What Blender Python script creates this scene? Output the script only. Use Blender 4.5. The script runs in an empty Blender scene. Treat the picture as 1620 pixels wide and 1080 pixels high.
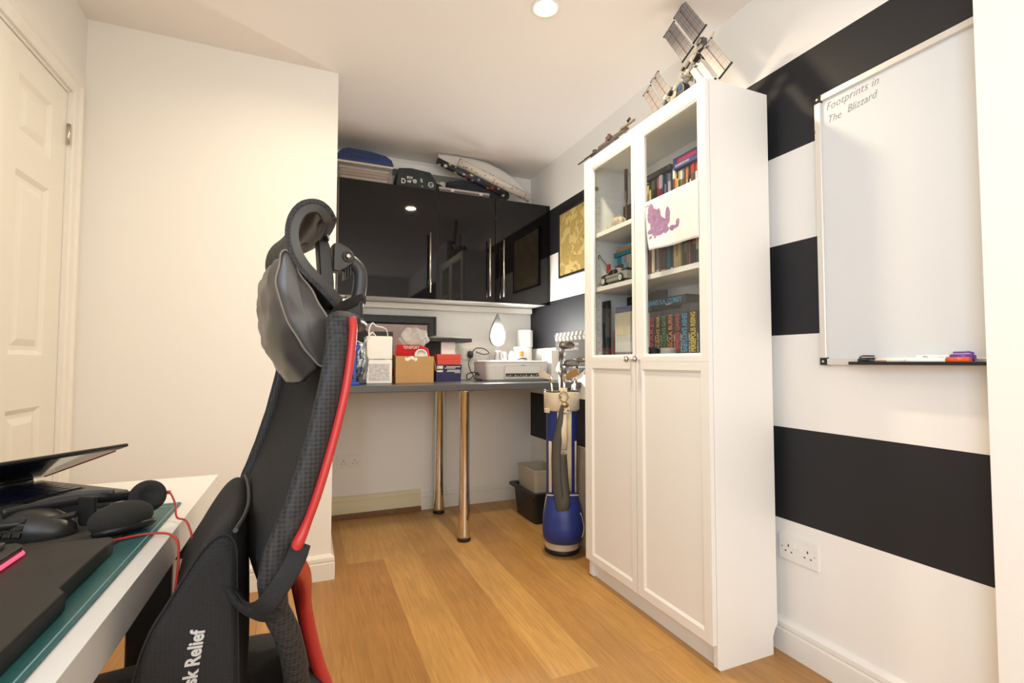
import bpy, bmesh, math, random
from math import pi, sin, cos, radians as rad
from mathutils import Vector, Matrix, noise
SC = bpy.context.scene
COL = SC.collection
rnd = random.Random(7)

# ------------------------------------------------------------------ camera, world, lights, exposure
cam_data = bpy.data.cameras.new('camera')
cam = bpy.data.objects.new('camera', cam_data); COL.objects.link(cam)
cam_data.sensor_width = 36.0
cam_data.lens = 772.87 / 1620 * 36.0
cam_data.clip_start = 0.02
yaw, pitch, roll = 0.39704, 0.04125, -0.00145
cam.location = (0, 0, 1.0294)
cam.rotation_euler = (Matrix.Rotation(-yaw, 3, 'Z') @ Matrix.Rotation(pi/2 + pitch, 3, 'X') @ Matrix.Rotation(-roll, 3, 'Z')).to_euler()
SC.camera = cam
SC.view_settings.view_transform = 'Standard'
SC.view_settings.look = 'None'
SC.view_settings.gamma = 1.0
SC.view_settings.exposure = 0.05
SC.view_settings.use_curve_mapping = False

world = bpy.data.worlds.new('sky'); SC.world = world; world.use_nodes = True
wb = world.node_tree.nodes['Background']
wb.inputs[0].default_value = (0.80, 0.90, 1.0, 1); wb.inputs[1].default_value = 1.0

H = 2.456; XR = 1.596; XL = -0.869; YP = 2.516; XC = 0.1206; YB = 3.433; YR = -2.3

def area(name, loc, rot, size, power, color, size_y=None, shape='RECTANGLE', spread=pi):
    d = bpy.data.lights.new(name, 'AREA'); d.shape = shape; d.size = size
    if size_y: d.size_y = size_y
    d.energy = power; d.color = color; d.spread = spread
    o = bpy.data.objects.new(name, d); COL.objects.link(o); o.location = loc; o.rotation_euler = rot
    return o
# daylight that comes in through the window in the rear wall
area('window_daylight', (0.37, YR + 0.06, 1.55), (rad(90), 0, 0), 2.0, 31, (1.0, 0.90, 0.74), 1.15)
area('window_daylight', (XL + 0.03, -0.95, 1.55), (rad(90), 0, rad(-90)), 1.25, 40, (0.80, 0.955, 1.14), 1.15)
LAMPS = [(0.863, 1.712, 15.0), (-0.05, 1.86, 4.0)]
for lx, ly, lw in LAMPS:      # the light each ceiling spotlight gives off
    area('spotlight_glow', (lx, ly, H - 0.012), (0, 0, 0), 0.085, lw, (1.0, 0.82, 0.56), shape='DISK', spread=rad(158))

# ------------------------------------------------------------------ materials
def nodes_of(m):
    return m.node_tree.nodes, m.node_tree.links
def mat(name, col, rough=0.5, metal=0.0, emit=None, estr=0.0, coat=0.0, var=0.0, vscale=8.0, bump=0.0, bscale=200.0, spec=0.5, trans=0.0, ior=1.45, sheen=0.0):
    m = bpy.data.materials.new(name); m.use_nodes = True
    n, l = nodes_of(m); b = n['Principled BSDF']
    c = (col[0], col[1], col[2], 1)
    b.inputs['Base Color'].default_value = c
    b.inputs['Roughness'].default_value = rough
    b.inputs['Metallic'].default_value = metal
    b.inputs['Specular IOR Level'].default_value = spec
    b.inputs['Coat Weight'].default_value = coat
    b.inputs['Coat Roughness'].default_value = 0.03
    b.inputs['Transmission Weight'].default_value = trans
    b.inputs['IOR'].default_value = ior
    b.inputs['Sheen Weight'].default_value = sheen
    if emit:
        b.inputs['Emission Color'].default_value = (*emit, 1); b.inputs['Emission Strength'].default_value = estr
    if var > 0:
        tc = n.new('ShaderNodeTexCoord'); nz = n.new('ShaderNodeTexNoise'); nz.inputs['Scale'].default_value = vscale; nz.inputs['Detail'].default_value = 4
        mx = n.new('ShaderNodeMix'); mx.data_type = 'RGBA'
        mx.inputs[6].default_value = tuple(max(0, x*(1-var)) for x in col) + (1,)
        mx.inputs[7].default_value = tuple(min(1, x*(1+var)) for x in col) + (1,)
        l.new(tc.outputs['Object'], nz.inputs['Vector']); l.new(nz.outputs['Fac'], mx.inputs[0]); l.new(mx.outputs[2], b.inputs['Base Color'])
    if bump > 0:
        tc = n.new('ShaderNodeTexCoord'); nz = n.new('ShaderNodeTexNoise'); nz.inputs['Scale'].default_value = bscale; nz.inputs['Detail'].default_value = 3
        bp = n.new('ShaderNodeBump'); bp.inputs['Strength'].default_value = bump; bp.inputs['Distance'].default_value = 0.002
        l.new(tc.outputs['Object'], nz.inputs['Vector']); l.new(nz.outputs['Fac'], bp.inputs['Height']); l.new(bp.outputs['Normal'], b.inputs['Normal'])
    return m
_cache = {}
def plain(col, rough=0.5, metal=0.0):
    k = (tuple(round(c, 3) for c in col), rough, metal)
    if k not in _cache: _cache[k] = mat('coloured_surface', col, rough, metal)
    return _cache[k]
def s2l(r, g, b):      # 0-255 screen colour to linear
    f = lambda v: (v/255/12.92 if v/255 <= 0.04045 else ((v/255 + 0.055)/1.055)**2.4)
    return (f(r), f(g), f(b))

M_wall = mat('wall_paint', (0.89, 0.865, 0.82), 0.75, var=0.012, vscale=2.0, bump=0.04, bscale=90)
M_ceil = mat('ceiling_paint', (0.92, 0.875, 0.84), 0.85, var=0.01, vscale=1.5)
M_gloss = mat('white_gloss_paint', (0.86, 0.83, 0.77), 0.28, var=0.01)
M_white = mat('white_foil', (0.87, 0.85, 0.81), 0.32)
M_yellowed = mat('yellowed_gloss_paint', (0.80, 0.72, 0.50), 0.3, var=0.05, vscale=6)
M_black = mat('black_plastic', (0.014, 0.014, 0.015), 0.42)
M_blackm = mat('black_matt', (0.012, 0.012, 0.013), 0.75)
M_dkgrey = mat('dark_grey_plastic', (0.045, 0.045, 0.047), 0.4)
M_chrome = mat('chrome', (0.78, 0.77, 0.75), 0.07, 1.0)
M_steel = mat('brushed_steel', (0.62, 0.58, 0.52), 0.25, 1.0)
M_red = mat('red_plastic', (0.46, 0.030, 0.026), 0.38)
M_whitep = mat('white_plastic', (0.85, 0.83, 0.79), 0.35)
M_brass = mat('old_brass', (0.42, 0.30, 0.13), 0.3, 1.0)

def striped_wall():
    m = bpy.data.materials.new('striped_wall_paint'); m.use_nodes = True
    n, l = nodes_of(m); b = n['Principled BSDF']; b.inputs['Specular IOR Level'].default_value = 0.4
    g = n.new('ShaderNodeNewGeometry'); sp = n.new('ShaderNodeSeparateXYZ'); l.new(g.outputs['Position'], sp.inputs[0])
    acc = None
    for lo, hi in ((1.789, 2.1174), (1.127, 1.4585), (0.4655, 0.795)):
        a = n.new('ShaderNodeMath'); a.operation = 'GREATER_THAN'; a.inputs[1].default_value = lo; l.new(sp.outputs[2], a.inputs[0])
        c = n.new('ShaderNodeMath'); c.operation = 'LESS_THAN'; c.inputs[1].default_value = hi; l.new(sp.outputs[2], c.inputs[0])
        d = n.new('ShaderNodeMath'); d.operation = 'MULTIPLY'; l.new(a.outputs[0], d.inputs[0]); l.new(c.outputs[0], d.inputs[1])
        if acc is None: acc = d
        else:
            e = n.new('ShaderNodeMath'); e.operation = 'ADD'; l.new(acc.outputs[0], e.inputs[0]); l.new(d.outputs[0], e.inputs[1]); acc = e
    nz = n.new('ShaderNodeTexNoise'); nz.inputs['Scale'].default_value = 3; l.new(g.outputs['Position'], nz.inputs['Vector'])
    wmx = n.new('ShaderNodeMix'); wmx.data_type = 'RGBA'; wmx.inputs[6].default_value = (0.875, 0.85, 0.805, 1); wmx.inputs[7].default_value = (0.895, 0.875, 0.835, 1)
    l.new(nz.outputs['Fac'], wmx.inputs[0])
    mx = n.new('ShaderNodeMix'); mx.data_type = 'RGBA'; l.new(acc.outputs[0], mx.inputs[0]); l.new(wmx.outputs[2], mx.inputs[6]); mx.inputs[7].default_value = (0.014, 0.0145, 0.018, 1)
    l.new(mx.outputs[2], b.inputs['Base Color'])
    r = n.new('ShaderNodeMapRange'); r.inputs[3].default_value = 0.75; r.inputs[4].default_value = 0.58; l.new(acc.outputs[0], r.inputs[0]); l.new(r.outputs[0], b.inputs['Roughness'])
    return m
def oak_floor():
    m = bpy.data.materials.new('oak_plank_floor'); m.use_nodes = True
    n, l = nodes_of(m); b = n['Principled BSDF']
    g = n.new('ShaderNodeNewGeometry'); sp = n.new('ShaderNodeSeparateXYZ'); l.new(g.outputs['Position'], sp.inputs[0])
    cb = n.new('ShaderNodeCombineXYZ'); l.new(sp.outputs[1], cb.inputs[0]); l.new(sp.outputs[0], cb.inputs[1])
    mp = n.new('ShaderNodeMapping'); mp.inputs['Location'].default_value = (0.45, 0.525, 0); l.new(cb.outputs[0], mp.inputs[0])
    br = n.new('ShaderNodeTexBrick'); l.new(mp.outputs[0], br.inputs['Vector'])
    br.offset = 0.37; br.offset_frequency = 2
    br.inputs['Scale'].default_value = 1.0; br.inputs['Brick Width'].default_value = 1.9; br.inputs['Row Height'].default_value = 0.182
    br.inputs['Mortar Size'].default_value = 0.0012; br.inputs['Mortar Smooth'].default_value = 0.6; br.inputs['Bias'].default_value = 0.0
    br.inputs['Color1'].default_value = (0, 0, 0, 1); br.inputs['Color2'].default_value = (1, 1, 1, 1); br.inputs['Mortar'].default_value = (0.5, 0.5, 0.5, 1)
    rp = n.new('ShaderNodeValToRGB'); e = rp.color_ramp.elements
    e[0].position = 0.0; e[0].color = (0.43, 0.210, 0.066, 1); e[1].position = 1.0; e[1].color = (0.64, 0.365, 0.115, 1)
    for p_, c_ in ((0.3, (0.49, 0.250, 0.074, 1)), (0.55, (0.55, 0.295, 0.086, 1)), (0.8, (0.60, 0.330, 0.105, 1))):
        q = e.new(p_); q.color = c_
    l.new(br.outputs['Color'], rp.inputs[0])
    # grain
    gm = n.new('ShaderNodeMapping'); gm.inputs['Scale'].default_value = (40, 2.2, 1); l.new(g.outputs['Position'], gm.inputs[0])
    ad = n.new('ShaderNodeVectorMath'); ad.operation = 'ADD'; l.new(gm.outputs[0], ad.inputs[0])
    sc_ = n.new('ShaderNodeVectorMath'); sc_.operation = 'SCALE'; sc_.inputs[3].default_value = 37.0; l.new(br.outputs['Color'], sc_.inputs[0]); l.new(sc_.outputs[0], ad.inputs[1])
    nz = n.new('ShaderNodeTexNoise'); nz.inputs['Scale'].default_value = 1.6; nz.inputs['Detail'].default_value = 7; nz.inputs['Distortion'].default_value = 1.6; l.new(ad.outputs[0], nz.inputs['Vector'])
    gr = n.new('ShaderNodeMapRange'); gr.inputs[1].default_value = 0.3; gr.inputs[2].default_value = 0.75; gr.inputs[3].default_value = 0.80; gr.inputs[4].default_value = 1.16; l.new(nz.outputs['Fac'], gr.inputs[0])
    mu = n.new('ShaderNodeVectorMath'); mu.operation = 'SCALE'; l.new(rp.outputs[0], mu.inputs[0]); l.new(gr.outputs[0], mu.inputs[3])
    # broad patches and a few dark marks
    n2 = n.new('ShaderNodeTexNoise'); n2.inputs['Scale'].default_value = 2.3; n2.inputs['Detail'].default_value = 3; l.new(g.outputs['Position'], n2.inputs['Vector'])
    g2 = n.new('ShaderNodeMapRange'); g2.inputs[1].default_value = 0.3; g2.inputs[2].default_value = 0.7; g2.inputs[3].default_value = 0.88; g2.inputs[4].default_value = 1.1; l.new(n2.outputs['Fac'], g2.inputs[0])
    m2 = n.new('ShaderNodeVectorMath'); m2.operation = 'SCALE'; l.new(mu.outputs[0], m2.inputs[0]); l.new(g2.outputs[0], m2.inputs[3])
    vo = n.new('ShaderNodeTexVoronoi'); vo.inputs['Scale'].default_value = 3.1; vo.inputs['Randomness'].default_value = 1.0
    vm = n.new('ShaderNodeMapping'); vm.inputs['Scale'].default_value = (1.6, 1.0, 1); l.new(g.outputs['Position'], vm.inputs[0]); l.new(vm.outputs[0], vo.inputs['Vector'])
    kr = n.new('ShaderNodeMapRange'); kr.inputs[1].default_value = 0.0; kr.inputs[2].default_value = 0.035; kr.inputs[3].default_value = 0.5; kr.inputs[4].default_value = 1.0; l.new(vo.outputs['Distance'], kr.inputs[0])
    m3 = n.new('ShaderNodeVectorMath'); m3.operation = 'SCALE'; l.new(m2.outputs[0], m3.inputs[0]); l.new(kr.outputs[0], m3.inputs[3])
    # seams
    sm = n.new('ShaderNodeMapRange'); sm.inputs[3].default_value = 1.0; sm.inputs[4].default_value = 0.74; l.new(br.outputs['Fac'], sm.inputs[0])
    m4 = n.new('ShaderNodeVectorMath'); m4.operation = 'SCALE'; l.new(m3.outputs[0], m4.inputs[0]); l.new(sm.outputs[0], m4.inputs[3])
    l.new(m4.outputs[0], b.inputs['Base Color'])
    rr = n.new('ShaderNodeMapRange'); rr.inputs[3].default_value = 0.34; rr.inputs[4].default_value = 0.5; l.new(nz.outputs['Fac'], rr.inputs[0]); l.new(rr.outputs[0], b.inputs['Roughness'])
    bp = n.new('ShaderNodeBump'); bp.inputs['Strength'].default_value = 0.12; bp.inputs['Distance'].default_value = 0.002; l.new(nz.outputs['Fac'], bp.inputs['Height']); l.new(bp.outputs[0], b.inputs['Normal'])
    return m
def clear_glass(name='clear_glass', tint=(0.975, 0.99, 0.985), strength=1.0):
    m = bpy.data.materials.new(name); m.use_nodes = True
    n, l = nodes_of(m); n.remove(n['Principled BSDF'])
    out = n['Material Output']
    lw = n.new('ShaderNodeLayerWeight'); lw.inputs[0].default_value = 0.5
    pw = n.new('ShaderNodeMath'); pw.operation = 'POWER'; pw.inputs[1].default_value = 5.0; l.new(lw.outputs['Facing'], pw.inputs[0])
    mt = n.new('ShaderNodeMath'); mt.operation = 'MULTIPLY_ADD'; mt.inputs[1].default_value = 0.9*strength; mt.inputs[2].default_value = 0.04*strength; l.new(pw.outputs[0], mt.inputs[0])
    tr = n.new('ShaderNodeBsdfTransparent'); tr.inputs[0].default_value = (*tint, 1)
    gl = n.new('ShaderNodeBsdfGlossy'); gl.inputs['Roughness'].default_value = 0.02; gl.inputs[0].default_value = (1, 1, 1, 1)
    mx = n.new('ShaderNodeMixShader'); l.new(mt.outputs[0], mx.inputs[0]); l.new(tr.outputs[0], mx.inputs[1]); l.new(gl.outputs[0], mx.inputs[2]); l.new(mx.outputs[0], out.inputs[0])
    return m
M_glass = clear_glass()
def mesh_cloth(name, c0, c1, scale=260.0, rough=0.85, stretch=(1, 1, 1)):
    m = bpy.data.materials.new(name); m.use_nodes = True
    n, l = nodes_of(m); b = n['Principled BSDF']; b.inputs['Roughness'].default_value = rough
    tc = n.new('ShaderNodeTexCoord'); mp = n.new('ShaderNodeMapping'); mp.inputs['Scale'].default_value = stretch; l.new(tc.outputs['Object'], mp.inputs[0])
    vo = n.new('ShaderNodeTexVoronoi'); vo.inputs['Scale'].default_value = scale; vo.inputs['Randomness'].default_value = 0.15; l.new(mp.outputs[0], vo.inputs['Vector'])
    mr = n.new('ShaderNodeMapRange'); mr.inputs[1].default_value = 0.2; mr.inputs[2].default_value = 0.7; l.new(vo.outputs['Distance'], mr.inputs[0])
    mx = n.new('ShaderNodeMix'); mx.data_type = 'RGBA'; mx.inputs[6].default_value = (*c0, 1); mx.inputs[7].default_value = (*c1, 1); l.new(mr.outputs[0], mx.inputs[0]); l.new(mx.outputs[2], b.inputs['Base Color'])
    bp = n.new('ShaderNodeBump'); bp.inputs['Strength'].default_value = 0.5; bp.inputs['Distance'].default_value = 0.001; l.new(vo.outputs['Distance'], bp.inputs['Height']); l.new(bp.outputs[0], b.inputs['Normal'])
    return m

# ------------------------------------------------------------------ mesh helpers
class MB:
    def __init__(s): s.v = []; s.f = []; s.m = []; s.s = []
    def add(s, vs, fs, mi=0, smooth=False):
        o = len(s.v); s.v += [tuple(v) for v in vs]
        for f in fs: s.f.append([o+i for i in f]); s.m.append(mi); s.s.append(smooth)
        return s
    def box(s, x0, x1, y0, y1, z0, z1, mi=0, T=None):
        vs = [(x, y, z) for x in (x0, x1) for y in (y0, y1) for z in (z0, z1)]
        if T is not None: vs = [T @ Vector(v) for v in vs]
        return s.add(vs, [(0, 1, 3, 2), (4, 6, 7, 5), (0, 4, 5, 1), (2, 3, 7, 6), (0, 2, 6, 4), (1, 5, 7, 3)], mi)
    def prism(s, poly, axis, a, b, mi=0, T=None, smooth=False):
        def P(u, w, t): return {'x': (t, u, w), 'y': (u, t, w), 'z': (u, w, t)}[axis]
        n = len(poly); vs = [P(u, w, a) for u, w in poly] + [P(u, w, b) for u, w in poly]
        if T is not None: vs = [T @ Vector(v) for v in vs]
        o = len(s.v); s.v += [tuple(v) for v in vs]
        for i in range(n):
            j = (i+1) % n; s.f.append([o+i, o+j, o+n+j, o+n+i]); s.m.append(mi); s.s.append(smooth)
        s.f.append([o+i for i in range(n)][::-1]); s.m.append(mi); s.s.append(False)
        s.f.append([o+n+i for i in range(n)]); s.m.append(mi); s.s.append(False)
        return s
    def rings(s, rings, mi=0, closed=True, cap=True, smooth=True):
        n = len(rings[0]); o = len(s.v)
        for r in rings: s.v += [tuple(p) for p in r]
        for k in range(len(rings)-1):
            for i in range(n if closed else n-1):
                j = (i+1) % n
                s.f.append([o+k*n+i, o+k*n+j, o+(k+1)*n+j, o+(k+1)*n+i]); s.m.append(mi); s.s.append(smooth)
        if cap and closed:
            s.f.append([o+i for i in range(n)][::-1]); s.m.append(mi); s.s.append(False)
            s.f.append([o+(len(rings)-1)*n+i for i in range(n)]); s.m.append(mi); s.s.append(False)
        return s
    def cyl(s, p0, p1, r0, r1=None, n=16, mi=0, cap=True, smooth=True):
        r1 = r0 if r1 is None else r1
        p0, p1 = Vector(p0), Vector(p1); d = (p1-p0).normalized()
        a = d.orthogonal().normalized(); b = d.cross(a)
        return s.rings([[p + (a*cos(2*pi*i/n) + b*sin(2*pi*i/n))*r for i in range(n)] for p, r in ((p0, r0), (p1, r1))], mi, True, cap, smooth)
    def tube(s, pts, r, n=10, mi=0, closed=False, flat=None):
        pts = [Vector(p) for p in pts]; N = len(pts); rs = r if isinstance(r, list) else [r]*N
        rings = []; a = None
        for i, p in enumerate(pts):
            d = ((pts[(i+1) % N] if closed or i < N-1 else p) - (pts[i-1] if closed or i > 0 else p)).normalized()
            if a is None:
                a = Vector(flat) if flat else d.orthogonal()
            a = (a - d*a.dot(d)).normalized(); b = d.cross(a)
            rr = rs[i]; ra, rb = rr if isinstance(rr, (list, tuple)) else (rr, rr)
            rings.append([p + a*cos(2*pi*k/n)*ra + b*sin(2*pi*k/n)*rb for k in range(n)])
        if closed: rings.append(rings[0])
        return s.rings(rings, mi, True, not closed, True)
    def lathe(s, prof, c=(0, 0, 0), n=24, mi=0, ax='z', T=None, sx=1.0, sy=1.0, smooth=True):
        rings = []
        for r, h in prof:
            ring = []
            for i in range(n):
                t = 2*pi*i/n; x, y = r*cos(t)*sx, r*sin(t)*sy
                p = {'z': (x, y, h), 'x': (h, x, y), 'y': (x, h, y)}[ax]
                p = Vector(p) + Vector(c)
                if T is not None: p = T @ p
                ring.append(p)
            rings.append(ring)
        return s.rings(rings, mi, True, True, smooth)
    def ell(s, c, rx, ry, rz, mi=0, n=20, m=12, T=None, p=1.0):
        f = lambda v: math.copysign(abs(v)**p, v)
        rings = []
        for k in range(1, m):
            ph = -pi/2 + pi*k/m; ring = []
            for i in range(n):
                t = 2*pi*i/n
                q = Vector((c[0] + rx*f(cos(ph))*f(cos(t)), c[1] + ry*f(cos(ph))*f(sin(t)), c[2] + rz*f(sin(ph))))
                ring.append(T @ q if T is not None else q)
            rings.append(ring)
        return s.rings(rings, mi)
    def grid(s, fn, nu, nv, mi=0, smooth=True, thick=0.0, closed_u=False):
        P = [[Vector(fn(i/(nu-1), j/(nv-1))) for j in range(nv)] for i in range(nu)]
        if thick:
            Q = []
            for i in range(nu):
                row = []
                for j in range(nv):
                    du = P[min(i+1, nu-1)][j] - P[max(i-1, 0)][j]; dv = P[i][min(j+1, nv-1)] - P[i][max(j-1, 0)]
                    nn = du.cross(dv); nn = nn.normalized() if nn.length > 1e-9 else Vector((0, 0, 1))
                    row.append(P[i][j] - nn*thick)
                Q.append(row)
        o = len(s.v)
        for row in P: s.v += [tuple(p) for p in row]
        for i in range(nu-1):
            for j in range(nv-1):
                s.f.append([o+i*nv+j, o+(i+1)*nv+j, o+(i+1)*nv+j+1, o+i*nv+j+1]); s.m.append(mi); s.s.append(smooth)
        if thick:
            o2 = len(s.v)
            for row in Q: s.v += [tuple(p) for p in row]
            for i in range(nu-1):
                for j in range(nv-1):
                    s.f.append([o2+i*nv+j, o2+i*nv+j+1, o2+(i+1)*nv+j+1, o2+(i+1)*nv+j]); s.m.append(mi); s.s.append(smooth)
            b = [(i, 0) for i in range(nu)] + [(nu-1, j) for j in range(1, nv)] + [(i, nv-1) for i in range(nu-2, -1, -1)] + [(0, j) for j in range(nv-2, 0, -1)]
            for k in range(len(b)):
                (i, j), (i2, j2) = b[k], b[(k+1) % len(b)]
                s.f.append([o+i*nv+j, o2+i*nv+j, o2+i2*nv+j2, o+i2*nv+j2]); s.m.append(mi); s.s.append(False)
        return s
    def frame(s, axis, at, depth, o, i, slope=0.0, sd=0.0, mi=0):
        """rectangular ring; o,i = (u0,u1,w0,w1) outer/inner; front face at 'at', going back by depth (signed); moulding of width slope, drop sd"""
        def P(u, w, t): return {'x': (t, u, w), 'y': (u, t, w), 'z': (u, w, t)}[axis]
        def R(q, g=0): u0, u1, w0, w1 = q; return [(u0+g, w0+g), (u1-g, w0+g), (u1-g, w1-g), (u0+g, w1-g)]
        lo = [[P(u, w, at+depth) for u, w in R(o)], [P(u, w, at) for u, w in R(o)], [P(u, w, at) for u, w in R(i, -slope)], [P(u, w, at+sd) for u, w in R(i)], [P(u, w, at+depth) for u, w in R(i)]]
        n0 = len(s.v)
        for r in lo: s.v += r
        for k in range(5):
            k2 = (k+1) % 5
            for a in range(4):
                b = (a+1) % 4; s.f.append([n0+k*4+a, n0+k*4+b, n0+k2*4+b, n0+k2*4+a]); s.m.append(mi); s.s.append(False)
        return s
    def build(s, name, mats, parent=None, bevel=0.0, seg=2, world=True, sub=0):
        me = bpy.data.meshes.new(name); me.from_pydata(s.v, [], s.f); me.update()
        if not isinstance(mats, (list, tuple)): mats = [mats]
        for m in mats: me.materials.append(m)
        for p, mi, sm in zip(me.polygons, s.m, s.s): p.material_index = mi; p.use_smooth = sm
        bm = bmesh.new(); bm.from_mesh(me)
        bmesh.ops.remove_doubles(bm, verts=bm.verts, dist=1e-6)
        bmesh.ops.recalc_face_normals(bm, faces=bm.faces)
        if bevel > 0:
            ed = [e for e in bm.edges if len(e.link_faces) == 2 and e.calc_face_angle(0) > rad(35)]
            if ed: bmesh.ops.bevel(bm, geom=ed, offset=bevel, segments=seg, profile=0.5, affect='EDGES', clamp_overlap=True)
        if world and parent is not None: bm.transform(parent['_inv']) if False else bm.transform(INV[parent.name])
        bm.to_mesh(me); bm.free()
        if bevel > 0:
            for p in me.polygons: p.use_smooth = True
            try: me.set_sharp_from_angle(angle=rad(40))
            except Exception: pass
        ob = bpy.data.objects.new(name, me); COL.objects.link(ob)
        if parent is not None: ob.parent = parent; INV[ob.name] = INV[parent.name]
        else: INV[ob.name] = Matrix.Identity(4)
        if bevel > 0:
            md = ob.modifiers.new('even_faces', 'WEIGHTED_NORMAL'); md.mode = 'FACE_AREA'; md.weight = 100; md.keep_sharp = True
        if sub:
            md = ob.modifiers.new('smooth', 'SUBSURF'); md.levels = sub; md.render_levels = sub
        return ob
INV = {}
def tag(o, label=None, cat=None, group=None, kind=None):
    if label: o['label'] = label
    if cat: o['category'] = cat
    if group: o['group'] = group
    if kind: o['kind'] = kind
    return o
def thing(name, label, cat, loc=(0, 0, 0), rz=0.0, group=None):
    o = bpy.data.objects.new(name, None); COL.objects.link(o); o.location = loc; o.rotation_euler = (0, 0, rz); o.empty_display_size = 0.05
    INV[o.name] = (Matrix.Translation(Vector(loc)) @ Matrix.Rotation(rz, 4, 'Z')).inverted()
    return tag(o, label, cat, group)
def struct(name, mb, m, parent=None, bevel=0.0):
    o = mb.build(name, m, parent, bevel)
    if parent is None: o['kind'] = 'structure'
    return o
def frame_of(origin, xdir, up):
    x = Vector(xdir).normalized(); z = x.cross(Vector(up)).normalized(); y = z.cross(x).normalized()
    return Matrix(((x.x, y.x, z.x, origin[0]), (x.y, y.y, z.y, origin[1]), (x.z, y.z, z.z, origin[2]), (0, 0, 0, 1)))
def letters(text, size, m, T, parent=None, name='lettering', ext=0.0004, squeeze=1.0, align='LEFT', shear=0.0, bold=0.0, space=1.0, fit=None):
    """text as a mesh; T places it (x = reading direction, y = up)"""
    cu = bpy.data.curves.new(name, 'FONT'); cu.body = text; cu.size = size; cu.extrude = ext; cu.align_x = align; cu.shear = shear; cu.offset = bold; cu.resolution_u = 3; cu.space_character = space
    tmp = bpy.data.objects.new('tmp_text', cu); COL.objects.link(tmp)
    dg = bpy.context.evaluated_depsgraph_get(); me = bpy.data.meshes.new_from_object(tmp.evaluated_get(dg)); 
    bpy.data.objects.remove(tmp); bpy.data.curves.remove(cu)
    if fit: squeeze = fit / max(1e-6, max(v.co.x for v in me.vertices) - min(v.co.x for v in me.vertices))
    me.name = name; me.transform(T @ Matrix.Diagonal((squeeze, 1, 1, 1)))
    if parent is not None: me.transform(INV[parent.name])
    me.materials.clear(); me.materials.append(m)
    ob = bpy.data.objects.new(name, me); COL.objects.link(ob)
    if parent is not None: ob.parent = parent; INV[ob.name] = INV[parent.name]
    return ob
def smooth_path(pts, k=6, closed=False):
    P = [Vector(p) for p in pts]; out = []; N = len(P)
    for i in range(N if closed else N-1):
        if closed: p0, p1, p2, p3 = P[i-1], P[i], P[(i+1) % N], P[(i+2) % N]
        else: p0, p1, p2, p3 = P[max(i-1, 0)], P[i], P[i+1], P[min(i+2, N-1)]
        for j in range(k):
            t = j/k
            out.append(0.5*((2*p1) + (-p0+p2)*t + (2*p0-5*p1+4*p2-p3)*t*t + (-p0+3*p1-3*p2+p3)*t**3))
    if not closed: out.append(P[-1])
    return out

# ------------------------------------------------------------------ the room
M_stripe = striped_wall()
struct('floor', MB().box(XL-0.15, XR+0.15, YR-0.15, YB+0.15, -0.1, 0.0), oak_floor())
struct('ceiling', MB().box(XL-0.15, XR+0.15, YR-0.15, YB+0.15, H, H+0.1), M_ceil)
struct('wall_right', MB().box(XR, XR+0.12, YR, YB+0.12, 0, H), M_stripe)
struct('wall_back', MB().box(XC-0.1, XR, YB, YB+0.12, 0, H), M_wall)
struct('wall_partition', MB().box(XL, XC, YP, YB+0.12, 0, H), M_wall, bevel=0.0)
DY0, DY1, DZ = 1.595, 2.375, 2.068
struct('wall_left', MB().box(XL-0.12, XL, YR, -1.6, 0, H).box(XL-0.12, XL, -1.6, -0.3, 0, 0.95).box(XL-0.12, XL, -1.6, -0.3, 2.15, H).box(XL-0.12, XL, -0.3, DY0, 0, H).box(XL-0.12, XL, DY1+0.012, YB, 0, H).box(XL-0.12, XL, DY0, DY1+0.012, DZ+0.004, H), M_wall)
WX0, WX1, WZ0, WZ1 = -0.7, 1.45, 0.95, 2.16
struct('wall_rear', MB().box(XL, WX0, YR-0.12, YR, 0, H).box(WX1, XR, YR-0.12, YR, 0, H).box(WX0, WX1, YR-0.12, YR, 0, WZ0).box(WX0, WX1, YR-0.12, YR, WZ1, H), M_wall)
wf = MB().frame('y', YR-0.03, -0.06, (WX0, WX1, WZ0, WZ1), (WX0+0.06, WX1-0.06, WZ0+0.06, WZ1-0.06)).box(0.32, 0.38, YR-0.09, YR-0.03, WZ0+0.05, WZ1-0.05)
wo = struct('window_1', wf, M_gloss)
MB().box(WX0+0.05, WX1-0.05, YR-0.065, YR-0.06, WZ0+0.05, WZ1-0.05).build('window_pane', M_glass, wo)
wf = MB().frame('x', XL-0.03, -0.06, (-1.6, -0.3, 0.95, 2.15), (-1.54, -0.36, 1.01, 2.09)).box(XL-0.09, XL-0.03, -0.98, -0.92, 1.0, 2.1)
wo = struct('window_2', wf, M_gloss)
MB().box(XL-0.065, XL-0.06, -1.55, -0.35, 1.0, 2.1).build('window_pane', M_glass, wo)
# pier that the whiteboard runs behind
struct('wall_pier', MB().box(1.497, XR+0.02, 0.12, 0.6395, 0, H), M_wall, bevel=0.002)

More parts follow.
